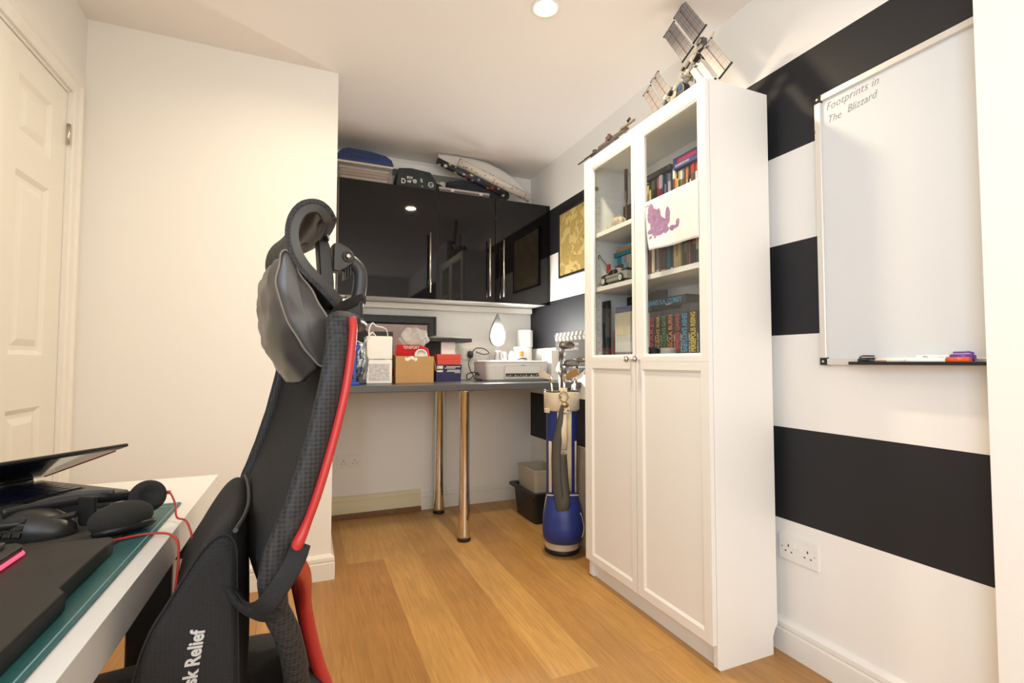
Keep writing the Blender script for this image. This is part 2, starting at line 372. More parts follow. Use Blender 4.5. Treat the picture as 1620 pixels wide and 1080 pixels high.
def skirting(name, pts, z0=0.0, h=0.116, m=None, t=0.018):
    """moulded skirting board along a polyline; pts = [(x,y)...], board stands on the left-hand normal side"""
    prof = [(0, 0), (t, 0), (t, h*0.66), (t*0.72, h*0.69), (t*0.72, h*0.72), (t*0.95, h*0.76), (t*0.9, h*0.88), (t*0.45, h*0.97), (0.002, h), (0, h)]
    mb = MB(); rings = []
    n = len(pts); V = [Vector((p[0], p[1])) for p in pts]
    for i, p in enumerate(V):
        def nrm(a, b): d = (b-a).normalized(); return Vector((-d.y, d.x))
        if i == 0: nn = nrm(V[0], V[1])
        elif i == n-1: nn = nrm(V[-2], V[-1])
        else:
            a, b = nrm(V[i-1], p), nrm(p, V[i+1]); nn = (a+b); nn = nn/ (nn.length**2) * 2 if nn.length > 1e-6 else a
            nn = (a+b)/ (1 + a.dot(b))
        rings.append([(p.x + nn.x*u, p.y + nn.y*u, z0 + w) for u, w in prof])
    mb.rings(rings, smooth=False)
    return struct(name, mb, m or M_gloss)
skirting('baseboard_right', [(XR, 0.64), (XR, YB)])
skirting('baseboard_partition', [(XC, YB-0.02), (XC, YP), (XL, YP)])
skirting('baseboard_back', [(XR-0.018, YB), (0.745, YB)])
skirting('baseboard_old', [(0.745, YB), (XC+0.018, YB)], z0=0.03, h=0.113, m=M_yellowed)
M_oakdark = mat('stained_oak_strip', (0.20, 0.095, 0.04), 0.5, var=0.25, vscale=30)
struct('trim_2', MB().box(XC+0.018, 0.745, YB-0.045, YB, 0, 0.03), M_oakdark, bevel=0.003)
skirting('baseboard_left', [(XL, 1.52), (XL, YR)][::1])
# door
M_door = mat('door_paint', (0.84, 0.815, 0.74), 0.35)
door = tag(bpy.data.objects.new('door_1', None), kind='structure'); COL.objects.link(door); INV[door.name] = Matrix.Identity(4)
DW = DY1 - DY0
def door_leaf():
    mb = MB(); xf = XL - 0.004; d = -0.036
    rows = [(1.66, 1.975), (0.98, 1.655 - 0.02), (0.18, 0.885)]
    ylo = [(DY1-0.335, DY1-0.115), (DY0+0.115, DY0+0.335)]
    rows = [(1.76, 1.965), (1.05, 1.65), (0.2, 0.87)]
    # stiles and rails around the six panels
    ys = [DY0, ylo[1][0], ylo[1][1], ylo[0][0], ylo[0][1], DY1-0.003]; zs = [0.008, rows[2][0], rows[2][1], rows[1][0], rows[1][1], rows[0][0], rows[0][1], DZ-0.003]
    for a in range(5):
        for b in range(7):
            y0, y1, z0, z1 = ys[a], ys[a+1], zs[b], zs[b+1]
            if a in (1, 3) and b in (1, 3, 5):
                P = lambda g, dx: [(xf+dx, y0+g, z0+g), (xf+dx, y1-g, z0+g), (xf+dx, y1-g, z1-g), (xf+dx, y0+g, z1-g)]
                lv = [P(0, 0), P(0.016, -0.010), P(0.030, -0.010), P(0.052, -0.002)]
                o = len(mb.v)
                for q in lv: mb.v += q
                for k in range(3):
                    for i in range(4):
                        j = (i+1) % 4; mb.f.append([o+k*4+i, o+k*4+j, o+k*4+4+j, o+k*4+4+i]); mb.m.append(0); mb.s.append(False)
                mb.f.append([o+12, o+13, o+14, o+15]); mb.m.append(0); mb.s.append(False)
            else:
                mb.add([(xf, y0, z0), (xf, y1, z0), (xf, y1, z1), (xf, y0, z1)], [(0, 1, 2, 3)])
    mb.box(xf+d, xf-0.014, DY0, DY1-0.003, 0.008, DZ-0.003)
    mb.add([(xf, DY1-0.003, 0.008), (xf-0.02, DY1-0.003, 0.008), (xf-0.02, DY1-0.003, DZ-0.003), (xf, DY1-0.003, DZ-0.003)], [(0, 1, 2, 3)])
    mb.add([(xf, DY0, DZ-0.003), (xf-0.02, DY0, DZ-0.003), (xf-0.02, DY1-0.003, DZ-0.003), (xf, DY1-0.003, DZ-0.003)], [(0, 1, 2, 3)])
    return mb
door_leaf().build('door_leaf', M_door, door)
hg = MB().cyl((XL+0.004, DY1-0.001, 1.865), (XL+0.004, DY1-0.001, 1.945), 0.006, n=10).box(XL-0.004, XL+0.001, DY1-0.004, DY1+0.012, 1.865, 1.945)
hg.build('hinge', M_steel, door)
MB().cyl((XL+0.004, DY1-0.001, 0.22), (XL+0.004, DY1-0.001, 0.30), 0.006, n=10).build('hinge', M_steel, door)
hd = MB().lathe([(0.026, 0), (0.026, 0.008), (0.01, 0.01), (0.01, 0.045), (0.012, 0.05)], (XL-0.004, DY0+0.06, 1.0), 20, ax='x').tube([(XL+0.045, DY0+0.06, 1.0), (XL+0.05, DY0+0.08, 1.0), (XL+0.05, DY0+0.17, 1.0)], 0.009)
hd.build('door_handle', M_steel, door)
# architrave (moulded trim) round the door
def architrave():
    w = 0.062; prof = [(0, 0), (0, 0.010), (0.008, 0.014), (0.018, 0.011), (0.040, 0.014), (0.050, 0.021), (w, 0.021), (w, 0)]
    y0, y1, z1 = DY0-0.012, DY1+0.014, DZ+0.012
    rings = [[(XL+t, y1+u, 0) for u, t in prof], [(XL+t, y1+u, z1+u) for u, t in prof], [(XL+t, y0-u, z1+u) for u, t in prof], [(XL+t, y0-u, 0) for u, t in prof]]
    return MB().rings(rings, smooth=False)
struct('trim_1', architrave(), M_gloss)
struct('trim_3', MB().box(XL-0.10, XL-0.0005, DY1, DY1+0.012, 0, DZ+0.004).box(XL-0.10, XL-0.0005, DY0-0.0, DY0-0.012, 0, DZ+0.004).box(XL-0.10, XL-0.0005, DY0, DY1, DZ, DZ+0.004), M_gloss)

# ------------------------------------------------------------------ glazed bookcase
BX = 1.257; BY0 = 1.2716; BY1 = BY0 + 0.80; BXC = BX + 0.020; BXB = 1.557
bc = thing('bookcase', 'tall white bookcase with two half-glazed doors against the striped wall', 'bookcase', (BXC, (BY0+BY1)/2, 0))
side = [(BXC+0.012, 0), (BXC, 0.010), (BXC, 2.02), (BXB, 2.02), (BXB, 0.100), (BXB-0.012, 0.085), (BXB-0.022, 0.06), (BXB-0.022, 0)]
for y, yh, s in ((BY0, BY0+0.018, 1), (BY1-0.018, BY1-0.018, -1)):
    mb = MB().prism(side, 'y', y, y+0.018)
    for k in range(26): mb.cyl((BXC+0.05, yh, 1.06+k*0.032), (BXC+0.05, yh+s*0.0006, 1.06+k*0.032), 0.0025, n=8, mi=1)
    mb.build('side_panel', [M_white, plain((0.2, 0.19, 0.17), 0.8)], bc)
MB().box(BXC, BXB, BY0+0.018, BY1-0.018, 1.998, 2.02).build('top_panel', M_white, bc, 0.0008, 1)
MB().box(BXC, BXB, BY0+0.018, BY1-0.018, 0.082, 0.102).build('bottom_panel', M_white, bc)
MB().box(BXC+0.022, BXC+0.036, BY0+0.018, BY1-0.018, 0.0, 0.082).build('plinth', M_white, bc)
MB().box(BXB-0.008, BXB-0.003, BY0+0.018, BY1-0.018, 0.102, 1.998).build('back_panel', M_white, bc)
SHELF = {'lower': 1.010, 'middle': 1.387, 'upper': 1.650}
for k, z in SHELF.items(): MB().box(BXC+0.008, BXB-0.009, BY0+0.018, BY1-0.018, z-0.021, z).build('shelf', M_white, bc, 0.0008, 1)
def bdoor(y0, y1, gi, pi_, knob_y):
    d = MB()
    zs = 1.030
    d.frame('x', BX, 0.018, (y0, y1, 0.0873, 2.018), (gi[0], gi[1], 1.061, 1.957), slope=0.010, sd=0.006)
    # fill below the glass: solid part with a recessed moulded panel
    d2 = MB(); d2.frame('x', BX, 0.018, (y0, y1, 0.0873, 1.0555), (pi_[0], pi_[1], 0.131, 0.990), slope=0.010, sd=0.007)
    # the two frames are cut at z=1.055 so they meet as one door
    mb = MB()
    mb.frame('x', BX, 0.018, (y0, y1, 1.030, 2.018), (gi[0], gi[1], 1.061, 1.957), slope=0.010, sd=0.006)
    mb.frame('x', BX, 0.018, (y0, y1, 0.0873, 1.0305), (pi_[0], pi_[1], 0.131, 0.990), slope=0.010, sd=0.007)
    o = mb.build('door', M_white, bc)
    MB().box(BX+0.007, BX+0.013, pi_[0]-0.004, pi_[1]+0.004, 0.127, 0.994).build('lower_panel', M_white, o)
    MB().box(BX+0.008, BX+0.012, gi[0]-0.003, gi[1]+0.003, 1.058, 1.960).build('glass_pane', M_glass, o)
    kn = MB().lathe([(0.0075, 0), (0.0075, -0.003), (0.0045, -0.005), (0.0045, -0.014), (0.009, -0.018), (0.0125, -0.023), (0.012, -0.029), (0.007, -0.033), (0.001, -0.034)], (BX, knob_y, 1.041), 20, ax='x')
    kn.build('knob', M_chrome, o)
    MB().lathe([(0.0126, -0.0215), (0.0131, -0.0245), (0.0126, -0.0265)], (BX, knob_y, 1.041), 20, ax='x').build('knob_band', plain((0.02, 0.03, 0.12), 0.15), o)
    # cup hinge seen through the glass
    yo = y1 if y1 > 1.9 else y0; s = -1 if y1 > 1.9 else 1
    MB().lathe([(0.017, 0), (0.017, 0.012)], (BX+0.016, yo+s*0.038, 1.885), 16, ax='x').box(BX+0.02, BX+0.06, min(yo+s*0.018, yo+s*0.035), max(yo+s*0.018, yo+s*0.035), 1.877, 1.893).build('hinge', M_steel, o)
    return o
bdoor(BY0, BY0+0.398, (1.316, 1.611), (1.318, 1.622), 1.648)
bdoor(BY0+0.402, BY1, (1.700, 2.002), (1.716, 2.003), 1.704)

# ------------------------------------------------------------------ wall units above the worktop
def gloss_black():
    m = mat('black_gloss_door', (0.004, 0.0035, 0.0045), 0.03, spec=0.40)
    return m
M_bgloss = gloss_black()
CW = [(0.160, 0.774, 'left'), (0.776, 1.173, 'middle'), (1.175, 1.574, 'right')]
CZ0, CZ1, CY = 1.432, 2.148, 3.100
for x0, x1, w in CW:
    t = thing('wall_cabinet', {'left': 'wide glossy black wall cabinet with one tall steel bar handle, nearest the partition', 'middle': 'narrow glossy black wall cabinet hung between the wide one and the corner one', 'right': 'narrow glossy black wall cabinet in the corner beside the striped wall'}[w], 'cabinet', ((x0+x1)/2, YB, CZ0), 0, 'glossy black wall cabinets')
    c = MB().box(x0, x0+0.017, CY+0.02, YB-0.001, CZ0+0.002, CZ1-0.002).box(x1-0.017, x1, CY+0.02, YB-0.001, CZ0+0.002, CZ1-0.002).box(x0+0.017, x1-0.017, CY+0.02, YB-0.001, CZ0+0.002, CZ0+0.018).box(x0+0.017, x1-0.017, CY+0.02, YB-0.001, CZ1-0.018, CZ1-0.002).box(x0+0.017, x1-0.017, YB-0.012, YB-0.004, CZ0+0.018, CZ1-0.018)
    c.build('carcass', M_white, t)
    dd = MB().box(x0+0.001, x1-0.001, CY, CY+0.019, CZ0, CZ1).build('cabinet_door', M_bgloss, t, 0.0012, 2)
    hx = {'left': x1-0.056, 'middle': x1-0.048, 'right': x0+0.050}[w]
    h = MB().cyl((hx, CY-0.034, CZ0+0.036), (hx, CY-0.034, CZ0+0.425), 0.006, n=14)
    for z in (CZ0+0.085, CZ0+0.375): h.cyl((hx, CY-0.034, z), (hx, CY, z), 0.0045, n=10)
    h.build('bar_handle', M_steel, dd)
# filler strip to the side wall, and the light rail fixed under the units
tag(MB().box(1.5755, XR-0.0005, CY+0.002, CY+0.02, CZ0, CZ1).build('filler_strip', M_bgloss), 'thin black filler strip between the corner wall cabinet and the striped wall', 'trim')
tag(MB().box(0.16, 1.575, YB-0.075, YB-0.0005, 1.392, 1.430).build('mounting_batten', M_gloss, None, 0.003), 'long white batten fixed to the wall under the black wall cabinets', 'batten')

# ------------------------------------------------------------------ grey worktop on chrome legs
DZT = 0.902
M_work = mat('grey_worktop_laminate', (0.085, 0.085, 0.09), 0.28, var=0.12, vscale=120, spec=0.5)
wt = thing('worktop', 'dark grey laminate worktop spanning the alcove on two chrome legs', 'desk', (0.86, 3.06, 0))
MB().box(XC+0.002, XR-0.002, 2.672, YB-0.002, DZT-0.038, DZT).build('tabletop', M_work, wt, 0.004, 3)
def wleg(x, y):
    o = MB().lathe([(0.052, DZT-0.039), (0.052, DZT-0.045), (0.030, DZT-0.052), (0.030, 0.35), (0.0305, 0.30), (0.033, 0.12), (0.037, 0.035), (0.038, 0.022)], (x, y, 0), 32).build('leg', M_chrome, wt)
    MB().lathe([(0.037, 0.022), (0.0385, 0.018), (0.0385, 0.002), (0.036, 0.0)], (x, y, 0), 28).build('rubber_foot', M_black, o)
wleg(0.852, 2.745); wleg(0.846, 3.305)

# ------------------------------------------------------------------ whiteboard
wbd = thing('whiteboard', 'large wall-mounted whiteboard in a pale aluminium frame on the striped wall', 'whiteboard', (XR, 0.72, 1.02))
WY0, WY1, Z0, Z1 = 0.36, 1.104, 1.021, 1.925
M_wb = mat('whiteboard_enamel', (0.72, 0.73, 0.735), 0.30, spec=0.3)
M_alu = mat('pale_aluminium', (0.72, 0.69, 0.64), 0.35, 0.3)
MB().box(XR-0.010, XR-0.0005, WY0+0.01, WY1-0.01, Z0+0.01, Z1-0.01).build('writing_surface', M_wb, wbd)
MB().frame('x', XR-0.020, 0.0195, (WY0, WY1, Z0, Z1), (WY0+0.020, WY1-0.020, Z0+0.020, Z1-0.020), 0.002, 0.002).build('board_frame', M_alu, wbd)
for y, z in ((WY1-0.011, Z0+0.011), (WY1-0.011, Z1-0.011), (WY0+0.011, Z0+0.011), (WY0+0.011, Z1-0.011)):
    c = MB().box(XR-0.022, XR-0.001, y-0.0125, y+0.0125, z-0.0125, z+0.0125).build('corner_cap', M_black, wbd, 0.003, 2)
    MB().cyl((XR-0.0235, y, z), (XR-0.0215, y, z), 0.004, n=10).build('screw', M_steel, c)
M_ink = mat('faded_marker_ink', (0.20, 0.20, 0.23), 0.6)
def yz(y, z, x=XR-0.0105, ang=0.0): 
    return frame_of((x, y, z), (0, -cos(ang), sin(ang)), (0, sin(ang), cos(ang)))
letters('Footprints in', 0.037, M_ink, yz(1.070, 1.866, ang=rad(3)), wbd, 'handwriting', 0.0002, 0.80, shear=0.35, bold=-0.0006, space=1.05)
letters('The', 0.035, M_ink, yz(1.068, 1.822, ang=rad(2)), wbd, 'handwriting', 0.0002, 0.85, shear=0.35, bold=-0.0006)
letters('Blizzard', 0.035, M_ink, yz(1.002, 1.828, ang=rad(5)), wbd, 'handwriting', 0.0002, 0.80, shear=0.35, bold=-0.0006)
letters('VP', 0.016, M_black, yz(WY1-0.004, 1.800, XR-0.0202, rad(90)), wbd, 'frame_marking', 0.0002)
tr = MB().box(XR-0.062, XR-0.0205, 0.52, 0.985, 1.0215, 1.0255).box(XR-0.064, XR-0.061, 0.52, 0.985, 1.0215, 1.031)
tr.build('pen_tray', M_black, wbd, 0.001)
def pen(y0, y1, x, z, cap, lab, r=0.0085, clip=True):
    t = thing('marker_pen', lab, 'pen', (x, (y0+y1)/2, z), 0, 'pens on the whiteboard tray')
    s = 1 if y1 > y0 else -1; L = abs(y1-y0)
    prof = [(r*0.55, 0), (r*0.95, 0.004*s), (r, 0.01*s), (r, (L-0.05)*s)]
    MB().lathe(prof, (x, y0, z+r), 16, ax='y').build('barrel', M_whitep, t)
    MB().lathe([(r*1.08, (L-0.05)*s), (r*1.08, (L-0.004)*s), (r*0.8, L*s)], (x, y0, z+r), 16, ax='y').build('cap', plain(cap, 0.3), t)
    if clip:
        c = [(x, y0+(L-0.002)*s, z+2*r+0.002), (x, y0+(L-0.012)*s, z+2*r+0.006), (x, y0+(L-0.045)*s, z+2*r+0.005)]
        MB().tube(c, (0.003, 0.0014), 8).build('clip', plain(cap, 0.3), t)
    return t
p1 = pen(0.835, 0.972, XR-0.034, 1.0256, (0.012, 0.012, 0.012), 'white marker pen with a black cap at the far end of the whiteboard tray')
p2 = pen(0.835, 0.690, XR-0.050, 1.0256, (0.75, 0.10, 0.02), 'white marker pen with an orange cap on the whiteboard tray', clip=False)
p3 = pen(0.822, 0.690, XR-0.031, 1.0330, (0.13, 0.03, 0.30), 'white marker pen with a purple clip cap on the whiteboard tray')
p4 = pen(0.835-0.18, 0.665-0.11, XR-0.047, 1.0256, (0.55, 0.02, 0.02), 'marker pen with a red end beside the orange-capped one by the pier')
letters('Drywipe', 0.0125, plain((0.02, 0.02, 0.03)), yz(0.800, 1.0375, XR-0.0399), p3, 'barrel_lettering', 0.0002, 1.35)
letters('marker', 0.008, plain((0.25, 0.02, 0.02)), yz(0.920, 1.0312, XR-0.0427), p1, 'barrel_lettering', 0.0002, 1.3)

# ------------------------------------------------------------------ sockets
def socket(T, lab):
    """twin socket plate; T: x = width direction, y = up, z = out of the wall"""
    o3 = T @ Vector((0, 0, 0))
    t = thing('wall_socket', lab, 'socket', tuple(o3))
    rr = []
    mb = MB(); mb.box(-0.073, 0.073, -0.043, 0.043, 0, 0.009, T=T).box(-0.071, 0.071, -0.041, 0.041, 0.009, 0.0098, T=T)
    for cx in (-0.036, 0.036):
        mb.box(cx-0.0022, cx+0.0022, 0.004, 0.013, 0.0096, 0.0100, 1, T=T)
        mb.box(cx-0.0145, cx-0.0085, -0.014, -0.0095, 0.0096, 0.0100, 1, T=T); mb.box(cx+0.0085, cx+0.0145, -0.014, -0.0095, 0.0096, 0.0100, 1, T=T)
    for cx in (-0.0605, 0.0605): mb.cyl(T @ Vector((cx, 0.0, 0.0096)), T @ Vector((cx, 0.0, 0.0102)), 0.0028, n=10, mi=2)
    mb.build('face_plate', [M_whitep, M_black, M_steel], t)
    for cx in (-0.010, 0.010):
        MB().add([T @ Vector(v) for v in [(cx-0.006, 0.006, 0.009), (cx+0.006, 0.006, 0.009), (cx+0.006, 0.027, 0.009), (cx-0.006, 0.027, 0.009), (cx-0.006, 0.006, 0.0135), (cx+0.006, 0.006, 0.0135), (cx+0.006, 0.027, 0.0098), (cx-0.006, 0.027, 0.0098)]], [(0, 1, 5, 4), (1, 2, 6, 5), (2, 3, 7, 6), (3, 0, 4, 7), (4, 5, 6, 7)]).build('rocker_switch', M_whitep, t)
    return t
socket(frame_of((XR, 1.209, 0.371), (0, -1, 0), (0, 0, 1)), 'white twin wall socket low on the striped wall beside the bookcase')
socket(frame_of((0.2685, YB, 0.366), (1, 0, 0), (0, 0, 1)), 'white twin wall socket under the grey worktop near the partition')
socket(frame_of((1.12, YB, 1.085), (1, 0, 0), (0, 0, 1)), 'white twin wall socket above the worktop behind the printer cables')

# ------------------------------------------------------------------ ceiling spotlights
for i, (lx, ly, lw_) in enumerate(LAMPS):
    t = thing('ceiling_spotlight', ['recessed round ceiling spotlight, lit, above the bookcase side of the room', 'recessed round ceiling spotlight over the near desk', 'recessed round ceiling spotlight near the window, right', 'recessed round ceiling spotlight near the window, left'][i], 'light', (lx, ly, H), 0, 'recessed ceiling spotlights')
    MB().lathe([(0.056, 0), (0.058, -0.003), (0.054, -0.006), (0.044, -0.004), (0.044, -0.001)], (lx, ly, H), 32).build('bezel', M_whitep, t)
    MB().lathe([(0.0435, -0.001), (0.040, -0.0045), (0.001, -0.005)], (lx, ly, H), 24).build('bulb', mat('warm_bulb', (1, 1, 1), 0.5, emit=(1.0, 0.80, 0.55), estr=14), t)

# ------------------------------------------------------------------ books and things in the bookcase
PAGES = mat('book_pages', (0.72, 0.66, 0.52), 0.8)
INKW = plain((0.78, 0.76, 0.70), 0.6); INKB = plain((0.02, 0.02, 0.025), 0.6)
NAMEC = {'black': (0.012, 0.012, 0.014), 'dark grey': (0.06, 0.06, 0.065), 'grey': (0.25, 0.25, 0.25), 'dark green': (0.02, 0.06, 0.03), 'olive': (0.16, 0.15, 0.05), 'tan': (0.50, 0.37, 0.17),
         'cream': (0.72, 0.64, 0.46), 'white': (0.75, 0.73, 0.68), 'red': (0.42, 0.03, 0.03), 'pink': (0.55, 0.10, 0.16), 'dark red': (0.16, 0.02, 0.02), 'blue': (0.04, 0.12, 0.36), 'navy': (0.015, 0.03, 0.10),
         'light blue': (0.18, 0.42, 0.60), 'teal': (0.02, 0.20, 0.24), 'orange': (0.62, 0.20, 0.03), 'brown': (0.14, 0.06, 0.03), 'yellow': (0.70, 0.50, 0.05), 'purple': (0.12, 0.05, 0.22), 'lilac': (0.36, 0.32, 0.50), 'green': (0.06, 0.26, 0.06)}
def book(y0, y1, z, h, d, xf, cols, label, group, text=None, lean=0.0, tcol=None, tsize=None, tz=0.5, sub=None):
    """upright book, spine towards -x.  cols = list of (fraction, colour name) bands from the foot up"""
    w = abs(y1-y0); yc = (y0+y1)/2; c = 0.0012 if w < 0.02 else 0.002
    mb = MB(); z0 = z; fr = 0.0; mats = [PAGES]
    tot = sum(f for f, _ in cols)
    for f, cn in cols:
        m = plain(NAMEC[cn], 0.45)
        if m not in mats: mats.append(m)
        k = mats.index(m); a, b_ = z0 + h*fr/tot, z0 + h*(fr+f)/tot; fr += f
        mb.box(xf, xf+c, yc-w/2, yc+w/2, a, b_, k)
        mb.box(xf+c, xf+d, yc-w/2, yc-w/2+c, a, b_, k); mb.box(xf+c, xf+d, yc+w/2-c, yc+w/2, a, b_, k)
    mb.box(xf+c, xf+d-0.003, yc-w/2+c, yc+w/2-c, z0+0.003, z0+h-0.003, 0)
    if lean:
        T = Matrix.Translation((0, yc, z0)) @ Matrix.Rotation(lean, 4, 'X') @ Matrix.Translation((0, -yc, -z0))
        mb.v = [tuple(T @ Vector(v)) for v in mb.v]
    o = mb.build('book', mats); tag(o, label, 'book', group)
    if text:
        T = Matrix(((0, 0, -1, xf-0.0003), (0, -1, 0, yc), (1, 0, 0, z0+h*0.0), (0, 0, 0, 1)))
        # reading upwards: x -> +z, y -> ... out of -x
        T = frame_of((xf-0.0004, yc + 0.36*(tsize or w*0.8), z0+h*tz), (0, 0, 1), (0, 1, 0)) if False else frame_of((xf-0.0004, yc+0.34*(tsize or w*0.8), z0+h*tz), (0, 0, 1), (0, 1, 0))
        T = Matrix(((0, 0, -1, xf-0.0004), (0, 1, 0, yc-0.34*(tsize or w*0.8)), (1, 0, 0, z0+h*tz), (0, 0, 0, 1)))
        letters(text, tsize or w*0.8, tcol or INKW, T, o, 'spine_title', 0.0001, 0.8)
    return o
def ordinal(n): return ['first', 'second', 'third', 'fourth', 'fifth', 'sixth', 'seventh', 'eighth', 'ninth', 'tenth', 'eleventh', 'twelfth', 'thirteenth', 'fourteenth', 'fifteenth', 'sixteenth', 'seventeenth', 'eighteenth', 'nineteenth', 'twentieth', 'twenty-first', 'twenty-second', 'twenty-third', 'twenty-fourth', 'twenty-fifth', 'twenty-sixth'][n-1]
def row(y_start, y_end, z, xf, specs, where, group, kind='book', hvar=0.006):
    """specs from left (far, large y) to right: (colour bands, height, relative width)"""
    tot = sum(s[2] for s in specs); y = y_start; L = y_start - y_end
    for i, (cols, h, wd) in enumerate(specs):
        w = L*wd/tot; d = 0.12 + rnd.uniform(-0.01, 0.01)
        adj = cols[0][1] if len(cols) < 2 else cols[-1][1] + ' and ' + cols[0][1] if cols[-1][1] != cols[0][1] else cols[0][1]
        book(y-w+0.0004, y-0.0004, z, h, d, xf+rnd.uniform(0, 0.006), cols, f'{adj} {kind}, {ordinal(i+1)} {where}', group)
        y -= w
B = lambda *a: [(a[i], a[i+1]) for i in range(0, len(a), 2)]
zU, zM, zL = SHELF['upper']+0.0005, SHELF['middle']+0.0005, SHELF['lower']+0.0005
# upper shelf, right-hand door
row(1.745, 1.575, zU, 1.372, [(B(3, 'olive', 1, 'dark grey'), .160, 1), (B(3, 'olive', 1, 'tan'), .155, 1), (B(2, 'dark green', 2, 'tan', 1, 'black'), .165, 1), (B(1, 'black', 3, 'dark green'), .168, 1),
    (B(3, 'black', 1, 'olive'), .166, 1.1), (B(3, 'black', 1, 'dark grey'), .168, .9), (B(3, 'red', 1, 'pink'), .170, 1.5), (B(2, 'red', 1, 'white'), .172, 1.3), (B(3, 'blue', 1, 'lilac'), .166, .8),
    (B(2, 'navy', 1, 'black'), .168, .8), (B(3, 'lilac', 1, 'navy'), .165, .9), (B(3, 'navy', 1, 'blue'), .168, .8), (B(1, 'white', 3, 'white', 1, 'grey'), .160, 1.1), (B(3, 'navy'), .170, .9)],
    'of the dark run on the top shelf', 'paperbacks on the top shelf')
tag(MB().box(1.366, 1.49, 1.577, 1.743, zU+0.1745, zU+0.196).build('book', [plain(NAMEC['dark grey'], .5)], None, 0.001), 'dark flat book lying along the dark run on the top shelf', 'book')
row(1.572, 1.425, zU, 1.372, [(B(1, 'white', 2, 'brown', 1, 'white'), .172, 1.3), (B(4, 'orange', 1, 'tan'), .150, 1.2), (B(2, 'yellow', 2, 'tan', 1, 'black'), .152, .9), (B(3, 'dark green', 1, 'tan'), .15, .9),
    (B(3, 'olive', 1, 'white'), .15, 1), (B(3, 'brown', 1, 'grey'), .152, .9), (B(2, 'grey', 2, 'dark grey'), .15, .9), (B(2, 'tan', 1, 'orange'), .152, 1), (B(3, 'black', 1, 'brown'), .15, .9), (B(3, 'white', 1, 'black'), .13, .9),
    (B(3, 'brown', 1, 'red'), .152, 1.1), (B(3, 'dark grey', 1, 'red'), .154, .8), (B(2, 'light blue', 1, 'white', 1, 'red'), .156, 1.2), (B(3, 'light blue', 1, 'grey'), .154, 1)],
    'of the mixed run on the top shelf', 'paperbacks on the top shelf')
bx = tag(MB().box(1.364, 1.50, 1.415, 1.556, zU+0.1582, zU+0.205).build('book', [plain((0.05, 0.06, 0.22), .4)], None, 0.001), 'large purple-blue book with a pink title panel lying on the top-shelf row', 'book')
MB().box(1.3632, 1.3645, 1.425, 1.53, zU+0.180, zU+0.196).build('title_panel', plain((0.55, 0.03, 0.12), .5), bx)
letters('ADVENTURES', 0.013, INKW, frame_of((1.3638, 1.545, zU+0.166), (0, -1, 0), (0, 0, 1)), bx, 'spine_title', 0.0002)
# upper shelf, left-hand door
row(1.885, 1.76, zU, 1.40, [(B(1, 'navy', 2, 'blue'), .178, 1), (B(2, 'light blue', 1, 'navy'), .175, 1.1), (B(3, 'black', 1, 'dark grey'), .18, 1), (B(2, 'brown', 1, 'black'), .178, 1), (B(3, 'dark grey'), .18, 1)], 'of the top shelf row beside the wooden stick', 'tall books beside the wooden stick')
pc = thing('picture_card', 'dark picture card standing behind the shell ornaments on the top shelf', 'picture', (1.47, 1.95, zU))
MB().box(1.47, 1.474, 1.888, 2.045, zU, zU+0.165).build('card', plain((0.07, 0.06, 0.055), .5), pc)
MB().box(1.4688, 1.4702, 1.905, 1.955, zU+0.03, zU+0.10).build('printed_figure', plain((0.30, 0.10, 0.05), .6), pc)
st = thing('wooden_stick', 'dark turned wooden stick upright behind the left-hand glass door', 'stick', (1.372, 1.885, zU))
MB().lathe([(0.003, 0), (0.0045, 0.05), (0.0055, 0.13), (0.0075, 0.15), (0.0075, 0.25), (0.009, 0.283), (0.006, 0.286)], (1.372, 1.885, zU+0.0), 14).build('shaft', mat('dark_turned_wood', (0.09, 0.055, 0.035), 0.5, var=.3, vscale=60), st)
def shell_orn(x, y, r, col, lab):
    t = thing('ornament', lab, 'ornament', (x, y, zU))
    mb = MB(); n = 22
    def fn(u, v):
        ph = -pi/2 + pi*v*0.985 + 0.02; th = 2*pi*u; rr = r*(1 + 0.13*cos(7*th)*cos(ph))
        return (x + rr*cos(ph)*cos(th), y + rr*cos(ph)*sin(th), zU + r*0.93 + rr*0.9*sin(ph))
    mb.grid(fn, 40, 14); mb.build('shell', mat('glazed_ceramic', col, 0.2, var=.3, vscale=40), t)
    MB().lathe([(r*.5, 0), (r*.45, .006)], (x, y, zU-0.0), 16).build('foot', plain((.35, .3, .25), .4), t)
    MB().cyl((x, y, zU+r*1.8), (x, y, zU+r*2.15), r*.16, r*.04, 10).build('spout', plain((.4, .35, .28), .3), t)
shell_orn(1.352, 1.972, 0.023, (0.42, 0.42, 0.40), 'small ribbed grey ceramic ornament on the top shelf, left')
shell_orn(1.335, 1.888, 0.031, (0.52, 0.42, 0.33), 'larger ribbed pinkish ceramic ornament on the top shelf under the stick')
